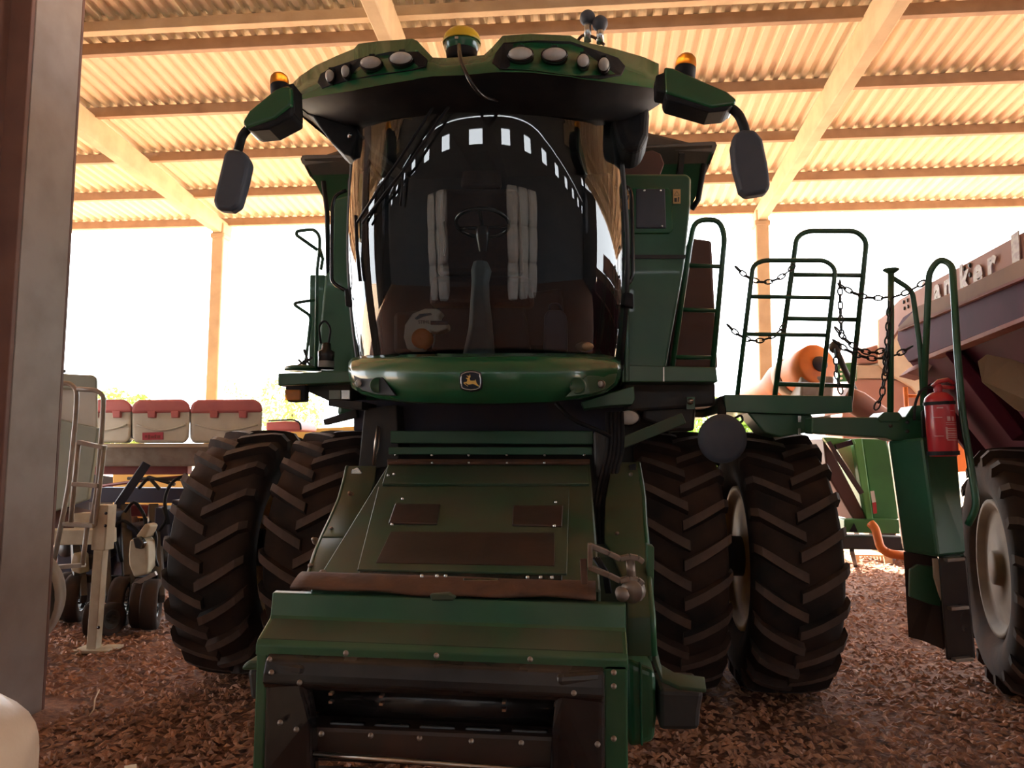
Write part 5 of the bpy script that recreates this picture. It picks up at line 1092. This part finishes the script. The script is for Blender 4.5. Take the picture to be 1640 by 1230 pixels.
m = MB(); m.tube(rounded([P(430, 674, 9.45), P(470, 672, 9.45), P(481, 677, 9.45), P(482, 688, 9.45)], 0.05), 0.012, 6); m.build('hood_rail', 'black_plastic', mg)
hs = P(450, 690, 9.8); m = MB(); m.bar(hs, (hs.x, 9.8, 0.0), 0.2, 0.2, (0, 1, 0)); m.build('hood_stand', 'red_steel', mg)
# ================================================================== small things near the camera
m = MB(); rows = []
sc_ = P(-42, 1230, 2.05)
for i in range(15):
    v = i/14; z = sc_.z + 0.28 - 0.0; zz = 0.02 + (P(0, 1120, 2.05).z+0.06)*v
    b = 0.44*(1-0.10*v)*(1-max(0, (v-0.72)/0.28)**2*0.93)
    row = []
    for q in range(40):
        a = 2*pi*q/40; k = 1+0.035*sin(5*a+3*v)+0.02*sin(11*a+7*v)+0.012*sin(17*a)
        row.append((-2.12+b*k*max(-1, min(1, 1.18*cos(a))), 2.05+b*k*max(-1, min(1, 1.18*sin(a))), zz))
    rows.append(row)
m.loft(rows, True)
sk = thing('seed_sack', 'glossy beige sack in the bottom corner in front of the dark column', 'sack', (-2.12, 2.05, 0))
m.build('sack_body', 'sack', sk, sub=1)
sp = []
for k in range(14):
    r_ = rows[int(6+k*8/13)]; sp.append(Vector(r_[1])+Vector((0.012, -0.004, 0.006)))
m = MB(); m.tube(sp, 0.012, 6); m.build('stitched_seam', 'sack_seam', sk)
tw = MB(); tw.tube([PZ(159, 1105, 0.05), PZ(152, 1120, 0.06), PZ(150, 1136, 0.055), PZ(143, 1146, 0.05)], [0.004, 0.005, 0.005, 0.004], 6); tw.tube([PZ(150, 1136, 0.055), PZ(158, 1139, 0.05)], 0.003, 5)
tag(tw.build('dry_stalk', 'twig'), 'pale forked dry stalk lying on the chips near the column', 'stalk')
q = [PZ(199, 1226, 0.05), PZ(219, 1223, 0.05), PZ(220, 1240, 0.05), PZ(201, 1242, 0.05)]
m = MB(); m.prism(q, (0, 0, -0.04)); tag(m.build('wood_offcut', 'beige_pale', bevel=0.004), 'small cream wood offcut at the bottom edge of the picture', 'offcut')

# ================================================================== vegetation outside
def foliage(c, r, n, seed, size):
    R = random.Random(seed); v = []; f = []
    blobs = [(Vector((R.uniform(-0.6, 0.6)*r[0], R.uniform(-0.6, 0.6)*r[1], R.uniform(-0.5, 0.6)*r[2])), R.uniform(0.35, 0.6)) for _ in range(9)]
    for i in range(n):
        b, s = blobs[i % 9]; d = Vector((R.gauss(0, 1), R.gauss(0, 1), R.gauss(0, 1))).normalized()*(R.uniform(0.75, 1.0))
        p = Vector(c) + b + Vector((d.x*r[0], d.y*r[1], d.z*r[2]))*s
        u = Vector((R.gauss(0, 1), R.gauss(0, 1), R.gauss(0, 1))).normalized(); w_ = u.cross(Vector((R.gauss(0, 1), R.gauss(0, 1), R.gauss(0, 1)))).normalized()
        o = len(v); z = size*R.uniform(0.6, 1.3); v += [p-u*z, p+w_*z*0.5, p+u*z, p-w_*z*0.5]; f.append((o, o+1, o+2, o+3))
    return v, f
def tree(name, label, px_, Y, halfw, top, mt, seed, n=1500, group='trees outside the shed'):
    a = P(px_, top, Y); r = halfw*Y/FPX; h = a.z; rz_ = h*0.42
    t = thing(name, label, 'tree' if name == 'tree' else 'bush', (a.x, Y, -0.02), group)
    v, f = foliage((a.x, Y, h-rz_*1.02), (r, r*0.8, rz_), n, seed, max(0.09, r*0.075))
    m = MB(); m.add(v, f); m.build('foliage', mt, t)
    m = MB(); m.tube([(a.x, Y, -0.05), (a.x+0.05*r, Y, h*0.35), (a.x, Y, h*0.7)], [0.05*h+0.03, 0.035*h+0.02, 0.02], 8); m.tube([(a.x, Y, h*0.35), (a.x+0.4*r, Y, h*0.65)], [0.03*h, 0.01], 6); m.tube([(a.x, Y, h*0.3), (a.x-0.4*r, Y, h*0.6)], [0.03*h, 0.01], 6); m.build('trunk', 'bark', t)
tree('tree', 'round green tree showing above the planter lids', 225, 46, 75, 618, 'leaf', 1)
tree('tree', 'yellow green tree at the foot of the left far column', 165, 42, 45, 628, 'leaf_yellow', 2)
tree('tree', 'pale sunlit bushy tree beside the planter end', 470, 26, 60, 598, 'leaf_yellow', 3)
tree('tree', 'sunlit bush between far column and the dual wheel', 395, 30, 50, 612, 'leaf_yellow', 4)
tree('bush', 'bright green bush behind the round grey disc', 1160, 22, 75, 645, 'leaf', 5, 4000)
tree('tree', 'pale bush at the foot of the right far column', 1228, 34, 28, 585, 'leaf', 6)
tree('tree', 'low green bush behind the ladder platform', 1100, 24, 50, 650, 'leaf', 7)
